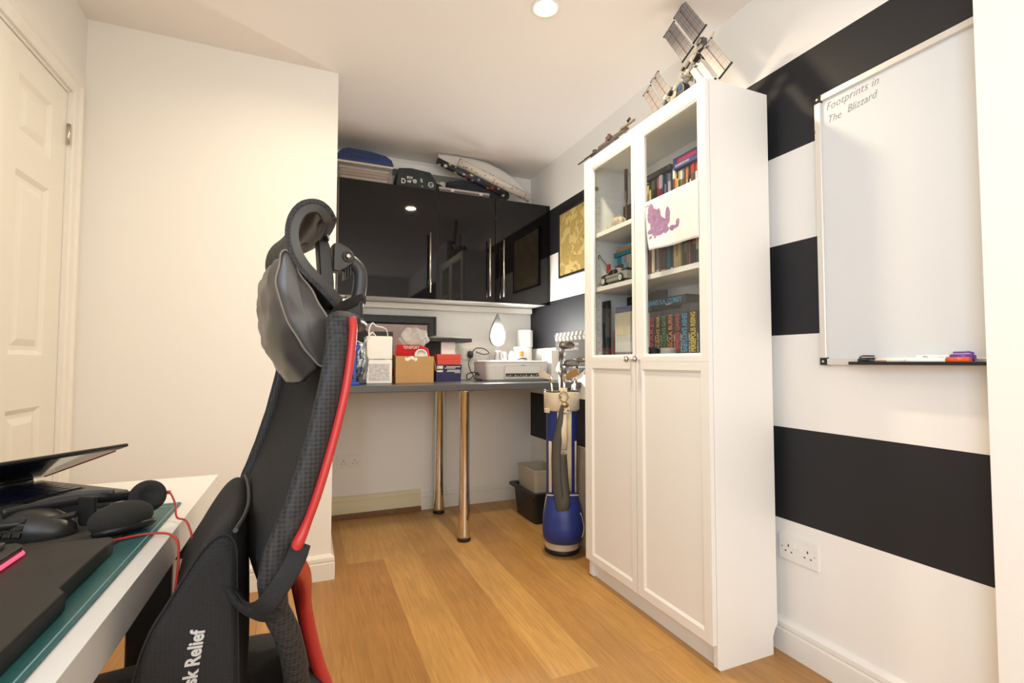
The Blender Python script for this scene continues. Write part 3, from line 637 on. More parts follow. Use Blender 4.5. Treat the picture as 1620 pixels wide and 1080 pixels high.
# middle shelf, right-hand door
mids = ['black', 'dark red', 'tan', 'dark grey', 'brown', 'grey', 'brown', 'dark grey', 'brown', 'lilac', 'dark grey', 'navy', 'black']
row(1.740, 1.567, zM, 1.372, [(B(3, 'dark grey', 1, 'black'), .150, 1.2), (B(3, 'dark red', 1, 'red'), .146, 1.0), (B(1, 'tan', 4, 'cream'), .148, 1.4), (B(1, 'white', 3, 'brown', 1, 'dark grey'), .150, 1.2), (B(1, 'white', 3, 'grey'), .142, 1.1),
    (B(1, 'red', 3, 'brown'), .15, 1), (B(1, 'white', 3, 'dark grey', 1, 'grey'), .15, 1.1), (B(1, 'tan', 4, 'brown'), .15, 1), (B(1, 'red', 3, 'dark grey', 1, 'lilac'), .15, 1.1), (B(1, 'brown', 3, 'teal', 1, 'grey'), .15, 1), (B(1, 'white', 4, 'navy'), .15, 1.2), (B(4, 'black'), .152, .8)],
    'of the middle shelf, right-hand door', 'paperbacks on the middle shelf')
book(1.525, 1.566, zM, .156, .12, 1.370, B(1, 'tan', 5, 'tan', 1, 'cream'), 'thick tan book with dark spine lettering in the middle shelf row', 'paperbacks on the middle shelf', 'WARRIOR', tcol=INKB, tsize=0.022, tz=0.42)
row(1.524, 1.425, zM, 1.372, [(B(4, 'dark grey', 1, 'black'), .150, 1.1), (B(2, 'black', 2, 'olive'), .15, 1), (B(3, 'brown', 1, 'dark grey'), .15, 1), (B(4, 'pink', 2, 'red'), .15, .9), (B(4, 'black'), .152, 1.1), (B(1, 'cream', 3, 'black', 2, 'red'), .148, 1.4), (B(2, 'dark grey', 2, 'cream'), .15, 1), (B(3, 'black', 1, 'olive'), .15, .9)],
    'right of the thick tan one on the middle shelf', 'paperbacks on the middle shelf')
row(1.420, 1.30, zM, 1.372, [(B(3, 'navy'), .15, 1), (B(3, 'brown', 1, 'tan'), .15, 1), (B(3, 'grey'), .15, 1), (B(3, 'red'), .15, 1), (B(3, 'black'), .15, 1)], 'at the near end of the middle shelf', 'paperbacks on the middle shelf')
# middle shelf, left-hand door
row(2.015, 1.770, zM, 1.39, [(B(2, 'tan', 1, 'dark green', 1, 'light blue'), .148, 1), (B(3, 'brown', 1, 'teal'), .150, 1), (B(3, 'red', 1, 'teal'), .15, 1), (B(3, 'dark green', 1, 'light blue'), .15, 1), (B(3, 'light blue', 1, 'grey'), .15, 1.1), (B(3, 'grey', 1, 'lilac'), .15, 1), (B(4, 'tan'), .15, .9), (B(3, 'dark grey'), .152, 1.2), (B(3, 'lilac', 1, 'navy'), .152, 1.1), (B(4, 'blue'), .152, 1.1), (B(3, 'navy', 1, 'white'), .15, 1), (B(3, 'blue'), .15, 1)],
    'of the row behind the toy car', 'books behind the toy car')
for k, (c, hh, nm) in enumerate(((NAMEC['teal'], .022, 'teal flat book lying lowest of three on the row behind the toy car'), (NAMEC['orange'], .016, 'orange flat book lying in the middle of three behind the toy car'), (NAMEC['light blue'], .012, 'pale blue flat book lying topmost of three behind the toy car'))):
    z = zM + 0.1525 + sum([.022, .016, .012][:k])
    tag(MB().box(1.386+0.004*k, 1.50, 1.775+0.01*k, 2.010-0.012*k, z, z+hh-.0005).build('book', [plain(c, .45)], None, 0.001), nm, 'book', 'flat books behind the toy car')
# toy car with a hooked rod
def toy_car():
    t = thing('toy_car', 'silver brick-built toy car with grey wheels and a hooked rod on the middle shelf', 'toy car', (1.325, 1.90, zM))
    x0, x1 = 1.292, 1.352; y0 = 2.000; L = 0.225
    P = [(0, .014), (0, .026), (.018, .034), (.062, .043), (.098, .070), (.150, .070), (.178, .050), (.222, .048), (L, .036), (L, .014)]
    body = MB(); body.prism([(y0-a, zM+b) for a, b in P], 'x', x0, x1)
    body.build('body', mat('silver_toy_plastic', (.42, .41, .38), .35, .3), t, 0.002)
    gl = [(.070, .045), (.101, .066), (.120, .066), (.120, .045)]
    MB().prism([(y0-a, zM+b) for a, b in gl], 'x', x0-.0008, x0+.001).build('side_window', plain((.03, .03, .035), .1), t)
    MB().prism([(y0-a, zM+b) for a, b in [(.124, .045), (.124, .066), (.147, .066), (.158, .052), (.155, .045)]], 'x', x0-.0008, x0+.001).build('side_window', plain((.03, .03, .035), .1), t)
    MB().box(x0-.001, x0+.001, y0-.19, y0-.03, zM+.030, zM+.032).build('trim_line', M_black, t)
    for yy in (y0-.045, y0-.180):
        for xx, s in ((x0+.003, -1), (x1-.003, 1)):
            w = MB().lathe([(.012, -.008*s), (.0195, -.008*s), (.021, -.006*s), (.021, .006*s), (.019, .008*s)], (xx, yy, zM+.021), 24, ax='x').build('wheel', M_black, t)
            MB().lathe([(.0125, -.0095*s if s > 0 else .0), (.0125, 0.0)], (xx, yy, zM+.021), 20, ax='x')
            MB().cyl((xx+s*.0075, yy, zM+.021), (xx+s*.0095, yy, zM+.021), .0135, n=20).build('hubcap', M_alu, w)
    MB().box(x0+.004, x1-.004, y0-.012, y0+.006, zM+.012, zM+.022).build('bumper', plain((.15, .17, .22), .3), t)
    eb = MB(); 
    for k in range(5): eb.box(x0+.008+.008*k, x0+.013+.008*k, y0-.035-.006*(k % 2), y0-.01, zM+.036, zM+.052+.004*(k % 3))
    eb.build('bonnet_parts', M_dkgrey, t)
    eb = MB()
    for k in range(3): eb.box(x0+.006+.016*k, x0+.016+.016*k, y0-L+.004, y0-.176, zM+.0485, zM+.060)
    eb.build('rear_vents', M_dkgrey, t)
    MB().tube(smooth_path([(x0+.012, y0-.07, zM+.066), (x0+.012, y0-.045, zM+.105), (x0+.012, y0-.01, zM+.135), (x0+.012, y0+.002, zM+.152), (x0+.012, y0+.013, zM+.160), (x0+.012, y0+.02, zM+.151), (x0+.012, y0+.013, zM+.143)], 5), .0022, 8).build('hooked_rod', M_black, t)
    MB().box(x0+.008, x0+.016, y0-.078, y0-.055, zM+.060, zM+.10).build('rod_bracket', plain((.28, .03, .03), .3), t)
toy_car()
# lower shelf, left-hand door
fr = thing('framed_picture', 'tall thin black picture frame leaning in the lower glazed shelf, left', 'frame', (1.38, 2.0, zL))
MB().frame('x', 1.340, 0.012, (1.985, 2.046, zL, zL+0.315), (1.997, 2.034, zL+.02, zL+.295)).build('frame', M_black, fr, 0.001)
MB().box(1.346, 1.350, 1.99, 2.04, zL+.01, zL+.305).build('picture', plain((.025, .025, .03), .15), fr)
fr = thing('framed_picture', 'second black frame standing behind the tall thin one on the lower shelf', 'frame', (1.40, 2.0, zL))
MB().frame('x', 1.492, 0.012, (1.76, 2.052, zL, zL+0.345), (1.782, 2.03, zL+.02, zL+.305)).build('frame', M_black, fr, 0.001)
MB().box(1.498, 1.502, 1.77, 2.04, zL+.01, zL+.315).build('picture', plain((.05, .05, .055), .2), fr)
for k in range(5):
    book(1.955-.024*(k+1)+.0006, 1.955-.024*k-.0006, zL, .248, .12, 1.352, B(1.2, 'grey', 1.4, 'white', 2, 'cream'), f'tall cream paperback, {ordinal(k+1)} from the left of the matching set', 'matching cream paperbacks')
tag(MB().box(1.354, 1.47, 1.835, 1.953, zL+.2488, zL+.276).build('book', [plain((.16, .16, .28), .5)], None, .001), 'lilac-grey book lying flat on the matching cream paperbacks', 'book')
tag(MB().box(1.364, 1.47, 1.9565, 1.985, zL, zL+.17).build('book', [plain((.22, .05, .04), .5)], None, .001), 'dark red narrow book between the black frames and cream paperbacks', 'book')
# lower shelf, right-hand door: the set with coloured titles
xf = 1.362
titles = [('WAKES', 'pink', (0.60, .05, .13), 'black'), ("CALIBAN'S WAR", 'yellow', (.75, .42, .02), 'black'), ("ABADDON'S GATE", 'green', (.12, .40, .05), 'black'), ('CIBOLA BURN', 'orange', (.75, .20, .02), 'dark green'), ('NEMESIS GAMES', 'red', (.60, .03, .05), 'dark grey'), ("BABYLON'S ASHES", 'blue', (.05, .35, .62), 'black'), ('PERSEPOLIS RISING', 'yellow', (.80, .62, .02), 'black')]
edges = [1.712, 1.668, 1.632, 1.594, 1.552, 1.514, 1.468, 1.424]
book(1.728, 1.757, zL, .235, .15, xf+.03, B(1, 'white', 3, 'cream'), 'narrow off-white book at the left end of the coloured-title set', 'books beside the coloured-title set')
for k, (tt, cn, c, base) in enumerate(titles):
    y1, y0 = edges[k], edges[k+1]; w = y1-y0
    o = book(y0+.0006, y1-.0006, zL, .232 + (.014 if k >= 5 else 0), .15, xf, B(1, base, 6, 'black', 1, 'dark grey'), f'thick black paperback with a {cn if k != 6 else "bright yellow"} spine title, {ordinal(k+1)} of the coloured-title set', 'paperbacks with large coloured spine titles')
    size = w*.74; T = Matrix(((0, 0, -1, xf-.0005), (0, 1, 0, (y0+y1)/2 - .02*size), (1, 0, 0, zL+.058), (0, 0, 0, 1)))
    T = Matrix(((0, 0, -1, xf-.0005), (0, 1, 0, (y0+y1)/2 + w*.02 - size*.5 + size*.36), (1, 0, 0, zL+.058), (0, 0, 0, 1)))
    q = letters(tt, size*1.1, plain(c, .5), T, o, 'spine_title', .0002, bold=.0006, fit=.152)
    T2 = Matrix(((0, 0, -1, xf-.0005), (0, 1, 0, y1-w*.24-.002), (1, 0, 0, zL+.052), (0, 0, 0, 1)))
    letters('JAMES S.A. COREY', w*.22, INKW, Matrix(((0, 0, -1, xf-.0005), (0, 1, 0, y0+.0025), (1, 0, 0, zL+.056), (0, 0, 0, 1))), o, 'author_name', .0002, fit=.075)
    MB().frame('x', xf-.0006, .0007, ((y0+y1)/2-.007, (y0+y1)/2+.007, zL+.030, zL+.044), ((y0+y1)/2-.004, (y0+y1)/2+.004, zL+.033, zL+.041)).build('spine_emblem', INKW, o)
o = tag(MB().box(1.350, 1.50, 1.478, 1.715, zL+.2478, zL+.284).build('book', [plain((.022, .022, .025), .4)], None, .002), 'thick black book lying on its side with a large blue author name', 'book')
letters('JAMES S.A. COREY', .026, plain((.05, .38, .65), .5), frame_of((1.3496, 1.703, zL+.258), (0, -1, 0), (0, 0, 1)), o, 'author_name', .0002, bold=.0005, fit=.205)
letters('TIAMAT', .008, INKW, frame_of((1.3496, 1.595, zL+.251), (0, -1, 0), (0, 0, 1)), o, 'spine_title', .0002, 1.3)
tag(MB().box(1.372, 1.50, 1.30, 1.421, zL, zL+.245).build('book', [plain((.52, .42, .28), .5)], None, .002), 'wide tan box-file book at the right end of the lower glazed shelf', 'book')
tag(MB().box(1.366, 1.371, 1.34, 1.414, zL+.17, zL+.275).build('postcard', [plain((.55, .18, .04), .5)], None), 'orange card propped at the right end of the lower shelf', 'card')
# dark game pad in front of the set
gp = thing('game_controller', 'black game controller lying in front of the coloured-title books', 'controller', (1.325, 1.70, zL))
g = MB(); g.ell((1.322, 1.665, zL+.060), .022, .062, .022, n=20, m=10, p=.8).build('body', M_black, gp)
for s in (-1, 1): MB().tube([(1.320, 1.665+s*.045, zL+.06), (1.312, 1.665+s*.060, zL+.035), (1.308, 1.665+s*.066, zL+.012)], [.019, .016, .012], 12).build('grip', M_black, gp)
for s in (-1, 1): MB().cyl((1.302, 1.665+s*.022, zL+.062), (1.294, 1.665+s*.022, zL+.064), .007, .008, 12).build('thumb_stick', M_dkgrey, gp)
ms = thing('mug', 'plain grey mug in front of the orange-titled book', 'mug', (1.325, 1.545, zL))
MB().lathe([(.028, 0), (.030, .004), (.0305, .072), (.029, .074), (.027, .070), (.026, .008), (.001, .006)], (1.325, 1.552, zL), 24).build('cup', plain((.42, .38, .34), .4), ms)
MB().tube(smooth_path([(1.325, 1.582, zL+.058), (1.325, 1.600, zL+.052), (1.325, 1.602, zL+.03), (1.325, 1.583, zL+.02)], 5), .004, 8).build('handle', plain((.42, .38, .34), .4), ms)

# ------------------------------------------------------------------ child's painting taped to the right-hand door
def painting_mat():
    m = bpy.data.materials.new('painted_paper'); m.use_nodes = True
    n, l = nodes_of(m); b = n['Principled BSDF']; b.inputs['Roughness'].default_value = .8
    g = n.new('ShaderNodeNewGeometry'); sp = n.new('ShaderNodeSeparateXYZ')
    nz = n.new('ShaderNodeTexNoise'); nz.inputs['Scale'].default_value = 45; nz.inputs['Detail'].default_value = 3; l.new(g.outputs['Position'], nz.inputs['Vector'])
    sub = n.new('ShaderNodeVectorMath'); sub.operation = 'SUBTRACT'; sub.inputs[1].default_value = (.5, .5, .5); l.new(nz.outputs['Color'], sub.inputs[0])
    scl = n.new('ShaderNodeVectorMath'); scl.operation = 'SCALE'; scl.inputs[3].default_value = .018; l.new(sub.outputs[0], scl.inputs[0])
    ad = n.new('ShaderNodeVectorMath'); ad.operation = 'ADD'; l.new(g.outputs['Position'], ad.inputs[0]); l.new(scl.outputs[0], ad.inputs[1]); l.new(ad.outputs[0], sp.inputs[0])
    acc = None
    blobs = [(1.563, 1.618, .020, .042), (1.540, 1.588, .026, .046), (1.517, 1.598, .014, .034), (1.505, 1.566, .026, .026), (1.466, 1.588, .013, .036), (1.480, 1.558, .018, .018), (1.545, 1.545, .030, .014), (1.517, 1.530, .030, .012), (1.480, 1.536, .018, .012), (1.443, 1.533, .018, .009), (1.412, 1.545, .011, .015), (1.425, 1.532, .010, .008), (1.555, 1.520, .010, .006), (1.53, 1.515, .007, .005)]
    for (y, z, a, c) in blobs:
        def term(out, ctr, r):
            s_ = n.new('ShaderNodeMath'); s_.operation = 'SUBTRACT'; s_.inputs[1].default_value = ctr; l.new(out, s_.inputs[0])
            d_ = n.new('ShaderNodeMath'); d_.operation = 'DIVIDE'; d_.inputs[1].default_value = r; l.new(s_.outputs[0], d_.inputs[0])
            q_ = n.new('ShaderNodeMath'); q_.operation = 'MULTIPLY'; l.new(d_.outputs[0], q_.inputs[0]); l.new(d_.outputs[0], q_.inputs[1]); return q_
        ty, tz = term(sp.outputs[1], y, a), term(sp.outputs[2], z, c)
        sm = n.new('ShaderNodeMath'); sm.operation = 'ADD'; l.new(ty.outputs[0], sm.inputs[0]); l.new(tz.outputs[0], sm.inputs[1])
        if acc is None: acc = sm
        else:
            mn = n.new('ShaderNodeMath'); mn.operation = 'MINIMUM'; l.new(acc.outputs[0], mn.inputs[0]); l.new(sm.outputs[0], mn.inputs[1]); acc = mn
    mr = n.new('ShaderNodeMapRange'); mr.inputs[1].default_value = .85; mr.inputs[2].default_value = 1.1; mr.inputs[3].default_value = 1; mr.inputs[4].default_value = 0; l.new(acc.outputs[0], mr.inputs[0])
    vn = n.new('ShaderNodeTexNoise'); vn.inputs['Scale'].default_value = 60; l.new(g.outputs['Position'], vn.inputs['Vector'])
    pc_ = n.new('ShaderNodeMix'); pc_.data_type = 'RGBA'; pc_.inputs[6].default_value = (.18, .085, .21, 1); pc_.inputs[7].default_value = (.42, .27, .42, 1); l.new(vn.outputs['Fac'], pc_.inputs[0])
    mx = n.new('ShaderNodeMix'); mx.data_type = 'RGBA'; mx.inputs[6].default_value = (.80, .76, .74, 1); l.new(mr.outputs[0], mx.inputs[0]); l.new(pc_.outputs[2], mx.inputs[7]); l.new(mx.outputs[2], b.inputs['Base Color'])
    return m
pt = thing('painting', "child's purple hand-painted sheet of white paper taped to the right-hand glass door", 'painting', (BX, 1.45, 1.47))
def sheet(u, v):
    y = 1.600 - u*(1.600-1.305); z = 1.674 - v*(.209)
    if True:
        y -= .045*v*v*(1-u)**3
        y += 0
    curl = .030*max(0, (1-u)*v - .35)**1.3 + .004*sin(3*u*pi)*v
    return (BX - .0015 - curl, y, z + .004*(1-u)*v)
MB().grid(sheet, 24, 20, thick=.0003).build('paper', painting_mat(), pt)
letters('Drew', .013, plain((.25, .2, .3)), frame_of((BX-.0036, 1.598, 1.652), (0, -1, 0), (0, 0, 1)), pt, 'handwritten_name', .0002, .9, shear=.3)

# ------------------------------------------------------------------ framed map on the striped wall
def map_mat():
    m = bpy.data.materials.new('old_map_paper'); m.use_nodes = True
    n, l = nodes_of(m); b = n['Principled BSDF']; b.inputs['Roughness'].default_value = .25
    g = n.new('ShaderNodeNewGeometry'); nz = n.new('ShaderNodeTexNoise'); nz.inputs['Scale'].default_value = 9; nz.inputs['Detail'].default_value = 4; nz.inputs['Distortion'].default_value = 1.4; l.new(g.outputs['Position'], nz.inputs['Vector'])
    rp = n.new('ShaderNodeValToRGB'); e = rp.color_ramp.elements; e[0].position = .47; e[0].color = (.46, .33, .11, 1); e[1].position = .53; e[1].color = (.62, .47, .19, 1)
    q = e.new(.50); q.color = (.17, .11, .03, 1); q = e.new(.486); q.color = (.50, .36, .12, 1); q = e.new(.514); q.color = (.60, .45, .17, 1)
    l.new(nz.outputs['Fac'], rp.inputs[0]); l.new(rp.outputs[0], b.inputs['Base Color']); return m
mp_ = thing('framed_map', 'framed antique-style yellow map on the striped wall behind the bookcase', 'picture', (XR, 2.7, 1.6))
MB().frame('x', XR-.018, .0175, (2.45, 2.945, 1.597, 2.045), (2.463, 2.932, 1.610, 2.032), .002, .002).build('frame', M_black, mp_, .001)
MB().box(XR-.012, XR-.008, 2.46, 2.935, 1.605, 2.036).build('map_sheet', map_mat(), mp_)
# ------------------------------------------------------------------ clapperboard print on the wall over the worktop
cb = thing('clapperboard', 'grey and white film clapperboard on the striped wall beyond the golf clubs', 'clapperboard', (XR, 2.8, .95))
M_slate = plain((.085, .08, .072), .95)
MB().box(XR-.010, XR-.001, 2.60, 3.000, .955, 1.165).build('slate', M_slate, cb, .001)
for (za, zb, k) in ((1.168, 1.197, 0), (1.198, 1.226, 1)):
    mb = MB().box(XR-.012, XR-.001, 2.60, 3.003, za, zb, 0)
    for j in range(8):
        y = 2.995 - j*.052; s = .012 if k else -.012
        mb.prism([(y, za+.001), (y-.027, za+.001), (y-.027-s, zb-.001), (y-s, zb-.001)], 'x', XR-.0128, XR-.0118, 1)
    mb.build('clap_stick', [plain((.10, .09, .08), .9), plain((.34, .32, .28), .9)], cb)
ly = 2.985
for tt, z, s, dy in (('PRODUCTION', 1.135, .024, .16), ('DIRECTOR WHO', 1.105, .026, .12), ('FIRST PALLET', 1.070, .026, 0), ('SCENE   TAKE', 1.035, .016, .01)):
    letters(tt, s, plain((.45, .43, .39), .9), frame_of((XR-.0104, ly-dy, z), (0, -1, 0), (0, 0, 1)), cb, 'slate_lettering', .0002, .85)
mb = MB()
for z in (1.028, .995): mb.box(XR-.0107, XR-.0099, 2.61, 2.99, z, z+.003)
for y in (2.87, 2.75): mb.box(XR-.0108, XR-.0099, y, y+.003, .96, 1.05)
mb.build('slate_grid_lines', INKW, cb)
MB().cyl((XR-.014, 3.012, 1.208), (XR-.001, 3.012, 1.208), .005, n=12).build('hinge_pin', M_steel, cb)

# ------------------------------------------------------------------ things on the grey worktop
Z = DZT + 0.0005
def carton(name, lab, cat, x0, x1, y0, y1, z0, z1, m, bev=.002, rot=0.0, group=None, part=None):
    t = thing(name, lab, cat, ((x0+x1)/2, (y0+y1)/2, z0), rot, group)
    hx, hy = (x1-x0)/2, (y1-y0)/2
    MB().box(-hx, hx, -hy, hy, 0, z1-z0).build(part or 'body', m, t, bev, 2, world=False)
    return t
fr = thing('framed_picture', 'large dark wooden picture frame with a pinkish picture leaning at the back of the worktop', 'picture', (.56, 3.40, Z))
MB().frame('y', 3.385, .03, (.292, .838, Z, 1.345), (.352, .778, Z+.06, 1.285), .012, .006).frame('y', 3.379, .012, (.292, .838, Z, 1.345), (.302, .828, Z+.01, 1.335)).build('frame', mat('black_stained_wood', (.020, .020, .020), .45, var=.3, vscale=40), fr)
MB().box(.35, .78, 3.396, 3.402, Z+.055, 1.29).build('picture', mat('pinkish_print', (.50, .33, .31), .3, var=.45, vscale=9), fr)
bl = thing('storage_crate', 'blue plastic holder standing on the worktop behind the chair headrest', 'box', (.19, 2.80, Z))
M_blue = mat('blue_plastic', (.015, .06, .40), .35)
MB().box(.135, .262, 2.74, 2.83, 0+Z, Z+.018).build('base', M_blue, bl, .003)
b_ = MB().box(.140, .246, 2.755, 2.765, Z+.018, Z+.215).box(.140, .147, 2.765, 2.82, Z+.018, Z+.215).box(.239, .246, 2.765, 2.82, Z+.018, Z+.215).box(.147, .239, 2.813, 2.82, Z+.018, Z+.215)
b_.build('body', M_blue, bl, .002)
MB().tube(smooth_path([(.232, 2.757, Z+.195), (.250, 2.757, Z+.215), (.262, 2.757, Z+.205), (.250, 2.757, Z+.19), (.238, 2.757, Z+.185)], 4), .006, 8).build('hook', M_blue, bl)
MB().box(.205, .232, 2.7535, 2.7555, Z+.03, Z+.058).build('slot', M_black, bl)
mb = MB()
for k in range(2): mb.box(.212, .222, 2.7535, 2.7552, Z+.135+.022*k, Z+.150+.022*k)
mb.build('label_print', INKW, bl)
# crumpled silver bag
def foil_mat():
    m = mat('crumpled_silver_film', (.30, .33, .34), .3, .75, var=.4, vscale=25, bump=1.0, bscale=45); return m
fb = thing('plastic_bag', 'crumpled silver-grey plastic bag between the blue holder and the white dispenser', 'bag', (.278, 2.87, Z))
def crum(u, v):
    th = 2*pi*u; z = v; n_ = noise.noise(Vector((cos(th)*2.1, sin(th)*2.1, z*6)))*.35 + noise.noise(Vector((cos(th)*5, sin(th)*5, z*15)))*.15
    r = 1 + n_; e = (sin(pi*min(1, max(0, .06+.90*z)))**.35)
    return (.280 + .040*cos(th)*r*e, 2.87 + .045*sin(th)*r*e, Z+.004 + .225*z)
MB().grid(crum, 40, 28).build('bag_film', foil_mat(), fb)
# white dispenser in two stacked units
M_perf = bpy.data.materials.new('patterned_grille'); M_perf.use_nodes = True
def _perf():
    n, l = nodes_of(M_perf); b = n['Principled BSDF']; b.inputs['Roughness'].default_value = .5
    tc = n.new('ShaderNodeTexCoord'); vo = n.new('ShaderNodeTexVoronoi'); vo.inputs['Scale'].default_value = 170; l.new(tc.outputs['Object'], vo.inputs['Vector'])
    r = n.new('ShaderNodeValToRGB'); r.color_ramp.elements[0].position = .25; r.color_ramp.elements[0].color = (.30, .27, .29, 1); r.color_ramp.elements[1].position = .5; r.color_ramp.elements[1].color = (.66, .62, .62, 1)
    l.new(vo.outputs['Distance'], r.inputs[0]); l.new(r.outputs[0], b.inputs['Base Color'])
_perf()
wd = thing('storage_box', 'white plastic box with a speckled grey front panel, lower of two stacked', 'box', (.381, 2.93, Z))
MB().box(.309, .453, 2.86, 3.0, Z, Z+.136).build('body', M_whitep, wd, .006, 3)
MB().box(.324, .437, 2.8585, 2.8605, Z+.018, Z+.114).build('front_panel', M_perf, wd)
wd2 = thing('storage_box', 'plain white plastic box stacked on the one with the speckled front', 'box', (.381, 2.93, Z+.137))
MB().box(.309, .453, 2.86, 3.0, Z+.1365, Z+.272).build('body', M_whitep, wd2, .008, 3)
MB().box(.35, .41, 2.8592, 2.8602, Z+.140, Z+.1425).build('lid_gap', plain((.35, .33, .3), .6), wd2)
cbl = thing('cable', 'white cable looping out of the top of the stacked white boxes', 'cable', (.33, 3.0, Z+.27))
MB().tube(smooth_path([(.325, 2.90, Z+.274), (.331, 2.93, Z+.32), (.35, 2.95, Z+.352), (.375, 2.96, Z+.335), (.42, 3.01, Z+.33), (.45, 3.04, Z+.30), (.46, 3.05, Z+.15), (.46, 3.05, Z+.003)], 6), .0035, 8).build('lead', M_whitep, cbl)
cbl = thing('cable', 'white cable looping over the blue holder and the silver bag', 'cable', (.25, 2.9, Z+.2))
MB().tube(smooth_path([(.20, 2.79, Z+.205), (.215, 2.82, Z+.235), (.25, 2.86, Z+.243), (.29, 2.87, Z+.228), (.305, 2.85, Z+.245), (.335, 2.86, Z+.29), (.36, 2.88, Z+.275)], 6), .0035, 8).build('lead', M_whitep, cbl)
bg = thing('bag', 'dark bag with red marks standing behind the silver plastic bag', 'bag', (.26, 3.18, Z))
MB().ell((.27, 3.2, Z+.17), .10, .09, .17, p=.6).build('body', mat('dark_bag_cloth', (.022, .020, .022), .8, bump=.6, bscale=30), bg)
MB().ell((.225, 3.125, Z+.285), .025, .02, .018, p=.8).build('strap_end', plain((.18, .01, .02), .7), bg)
bk = carton('speaker', 'small black box seen behind the top of the white dispenser boxes', 'box', .39, .50, 3.14, 3.22, Z, Z+.315, M_black)
# cardboard box, red cloth bag, roll, cling bag
M_card = mat('brown_cardboard', (.50, .29, .12), .75, var=.10, vscale=14, bump=.1, bscale=60)
cd = thing('cardboard_box', 'small open brown cardboard box in the middle of the worktop', 'box', (.588, 2.98, Z))
MB().box(.476, .700, 2.88, 2.884, Z, Z+.158).box(.476, .700, 3.076, 3.08, Z, Z+.158).box(.476, .480, 2.884, 3.076, Z, Z+.158).box(.696, .700, 2.884, 3.076, Z, Z+.158).box(.480, .696, 2.884, 3.076, Z, Z+.004).build('body', M_card, cd, .001, 1)
def flap(p0, p1, d, m=M_card):
    p0, p1, d = Vector(p0), Vector(p1), Vector(d); nn = (p1-p0).cross(d).normalized()*.003
    return MB().add([p0, p1, p1+d, p0+d, p0+nn, p1+nn, p1+d+nn, p0+d+nn], [(0, 1, 2, 3), (7, 6, 5, 4), (0, 4, 5, 1), (1, 5, 6, 2), (2, 6, 7, 3), (3, 7, 4, 0)]).build('flap', m, cd)
flap((.7005, 2.885, Z+.158), (.7005, 3.075, Z+.158), (.018, 0, -.085)); flap((.4755, 2.885, Z+.158), (.4755, 3.075, Z+.158), (-.012, 0, .012))
tp = MB().grid(lambda u, v: (.53+.07*u, 2.879-.001*sin(20*u), Z+.158-.004-.018*v-.006*sin(9*u)), 12, 3).build('clear_tape', mat('shiny_tape', (.80, .74, .64), .12, coat=.5), cd)
rb = thing('cloth_bag', 'folded bright red cloth bag with white lettering in the cardboard box', 'bag', (.59, 2.99, Z+.1))
M_redc = mat('red_cloth', (.50, .008, .014), .85, var=.2, vscale=12, bump=.5, bscale=90)
def rc(u, v):
    w = .106*(1-.10*max(0, v-.55)/.45) if v > .5 else .106
    x = .590 + (u-.5)*2*w; return (x, 2.93 + .03*v + .006*sin(11*u+3*v), Z+.05 + .178*v - (0.02*v*max(0, u-.7)/.3))
MB().grid(rc, 24, 14, thick=.05).build('cloth', M_redc, rb)
letters('XENSPORT', .026, INKW, frame_of((.530, 2.951, Z+.203), (1, 0, 0), (0, .12, -1) if False else (0, 0, 1)), rb, 'printed_lettering', .0002, .75, bold=0)
rl = thing('paper_roll', 'white paper roll end poking out of the cardboard box in front of the red bag', 'roll', (.618, 2.9, Z+.16))
MB().rings([[Vector((.625, y, Z+.1635)) + Vector((cos(2*pi*k/32), 0, sin(2*pi*k/32)))*r for k in range(32)] for r, y in ((.034, 2.93), (.038, 2.89), (.038, 2.886), (.029, 2.8862), (.0285, 2.892), (.001, 2.893))]).build('roll', M_whitep, rl)
pb = thing('plastic_bag', 'clear crumpled plastic bag piled on top of the red cloth bag', 'bag', (.63, 3.02, Z+.22))
def cr2(u, v):
    th = 2*pi*u; ph = pi*(.02+.96*v); n_ = 1 + .30*noise.noise(Vector((3*cos(th), 3*sin(th), 5*v))) + .12*noise.noise(Vector((9*cos(th), 9*sin(th), 12*v)))
    return (.620 + .088*cos(th)*sin(ph)*n_, 3.075 + .05*sin(th)*sin(ph)*n_, Z+.265 + .068*cos(ph)*n_)
M_film = bpy.data.materials.new('crinkled_clear_film'); M_film.use_nodes = True
def _film():
    n, l = nodes_of(M_film); b = n['Principled BSDF']; b.inputs['Base Color'].default_value = (.75, .73, .70, 1); b.inputs['Roughness'].default_value = .18; b.inputs['Alpha'].default_value = .42
    tc = n.new('ShaderNodeTexCoord'); nz = n.new('ShaderNodeTexNoise'); nz.inputs['Scale'].default_value = 40; nz.inputs['Detail'].default_value = 5; bp = n.new('ShaderNodeBump'); bp.inputs['Strength'].default_value = 1; bp.inputs['Distance'].default_value = .01
    l.new(tc.outputs['Object'], nz.inputs['Vector']); l.new(nz.outputs['Fac'], bp.inputs['Height']); l.new(bp.outputs[0], b.inputs['Normal'])
_film()
MB().grid(cr2, 48, 24).build('film', M_film, pb)
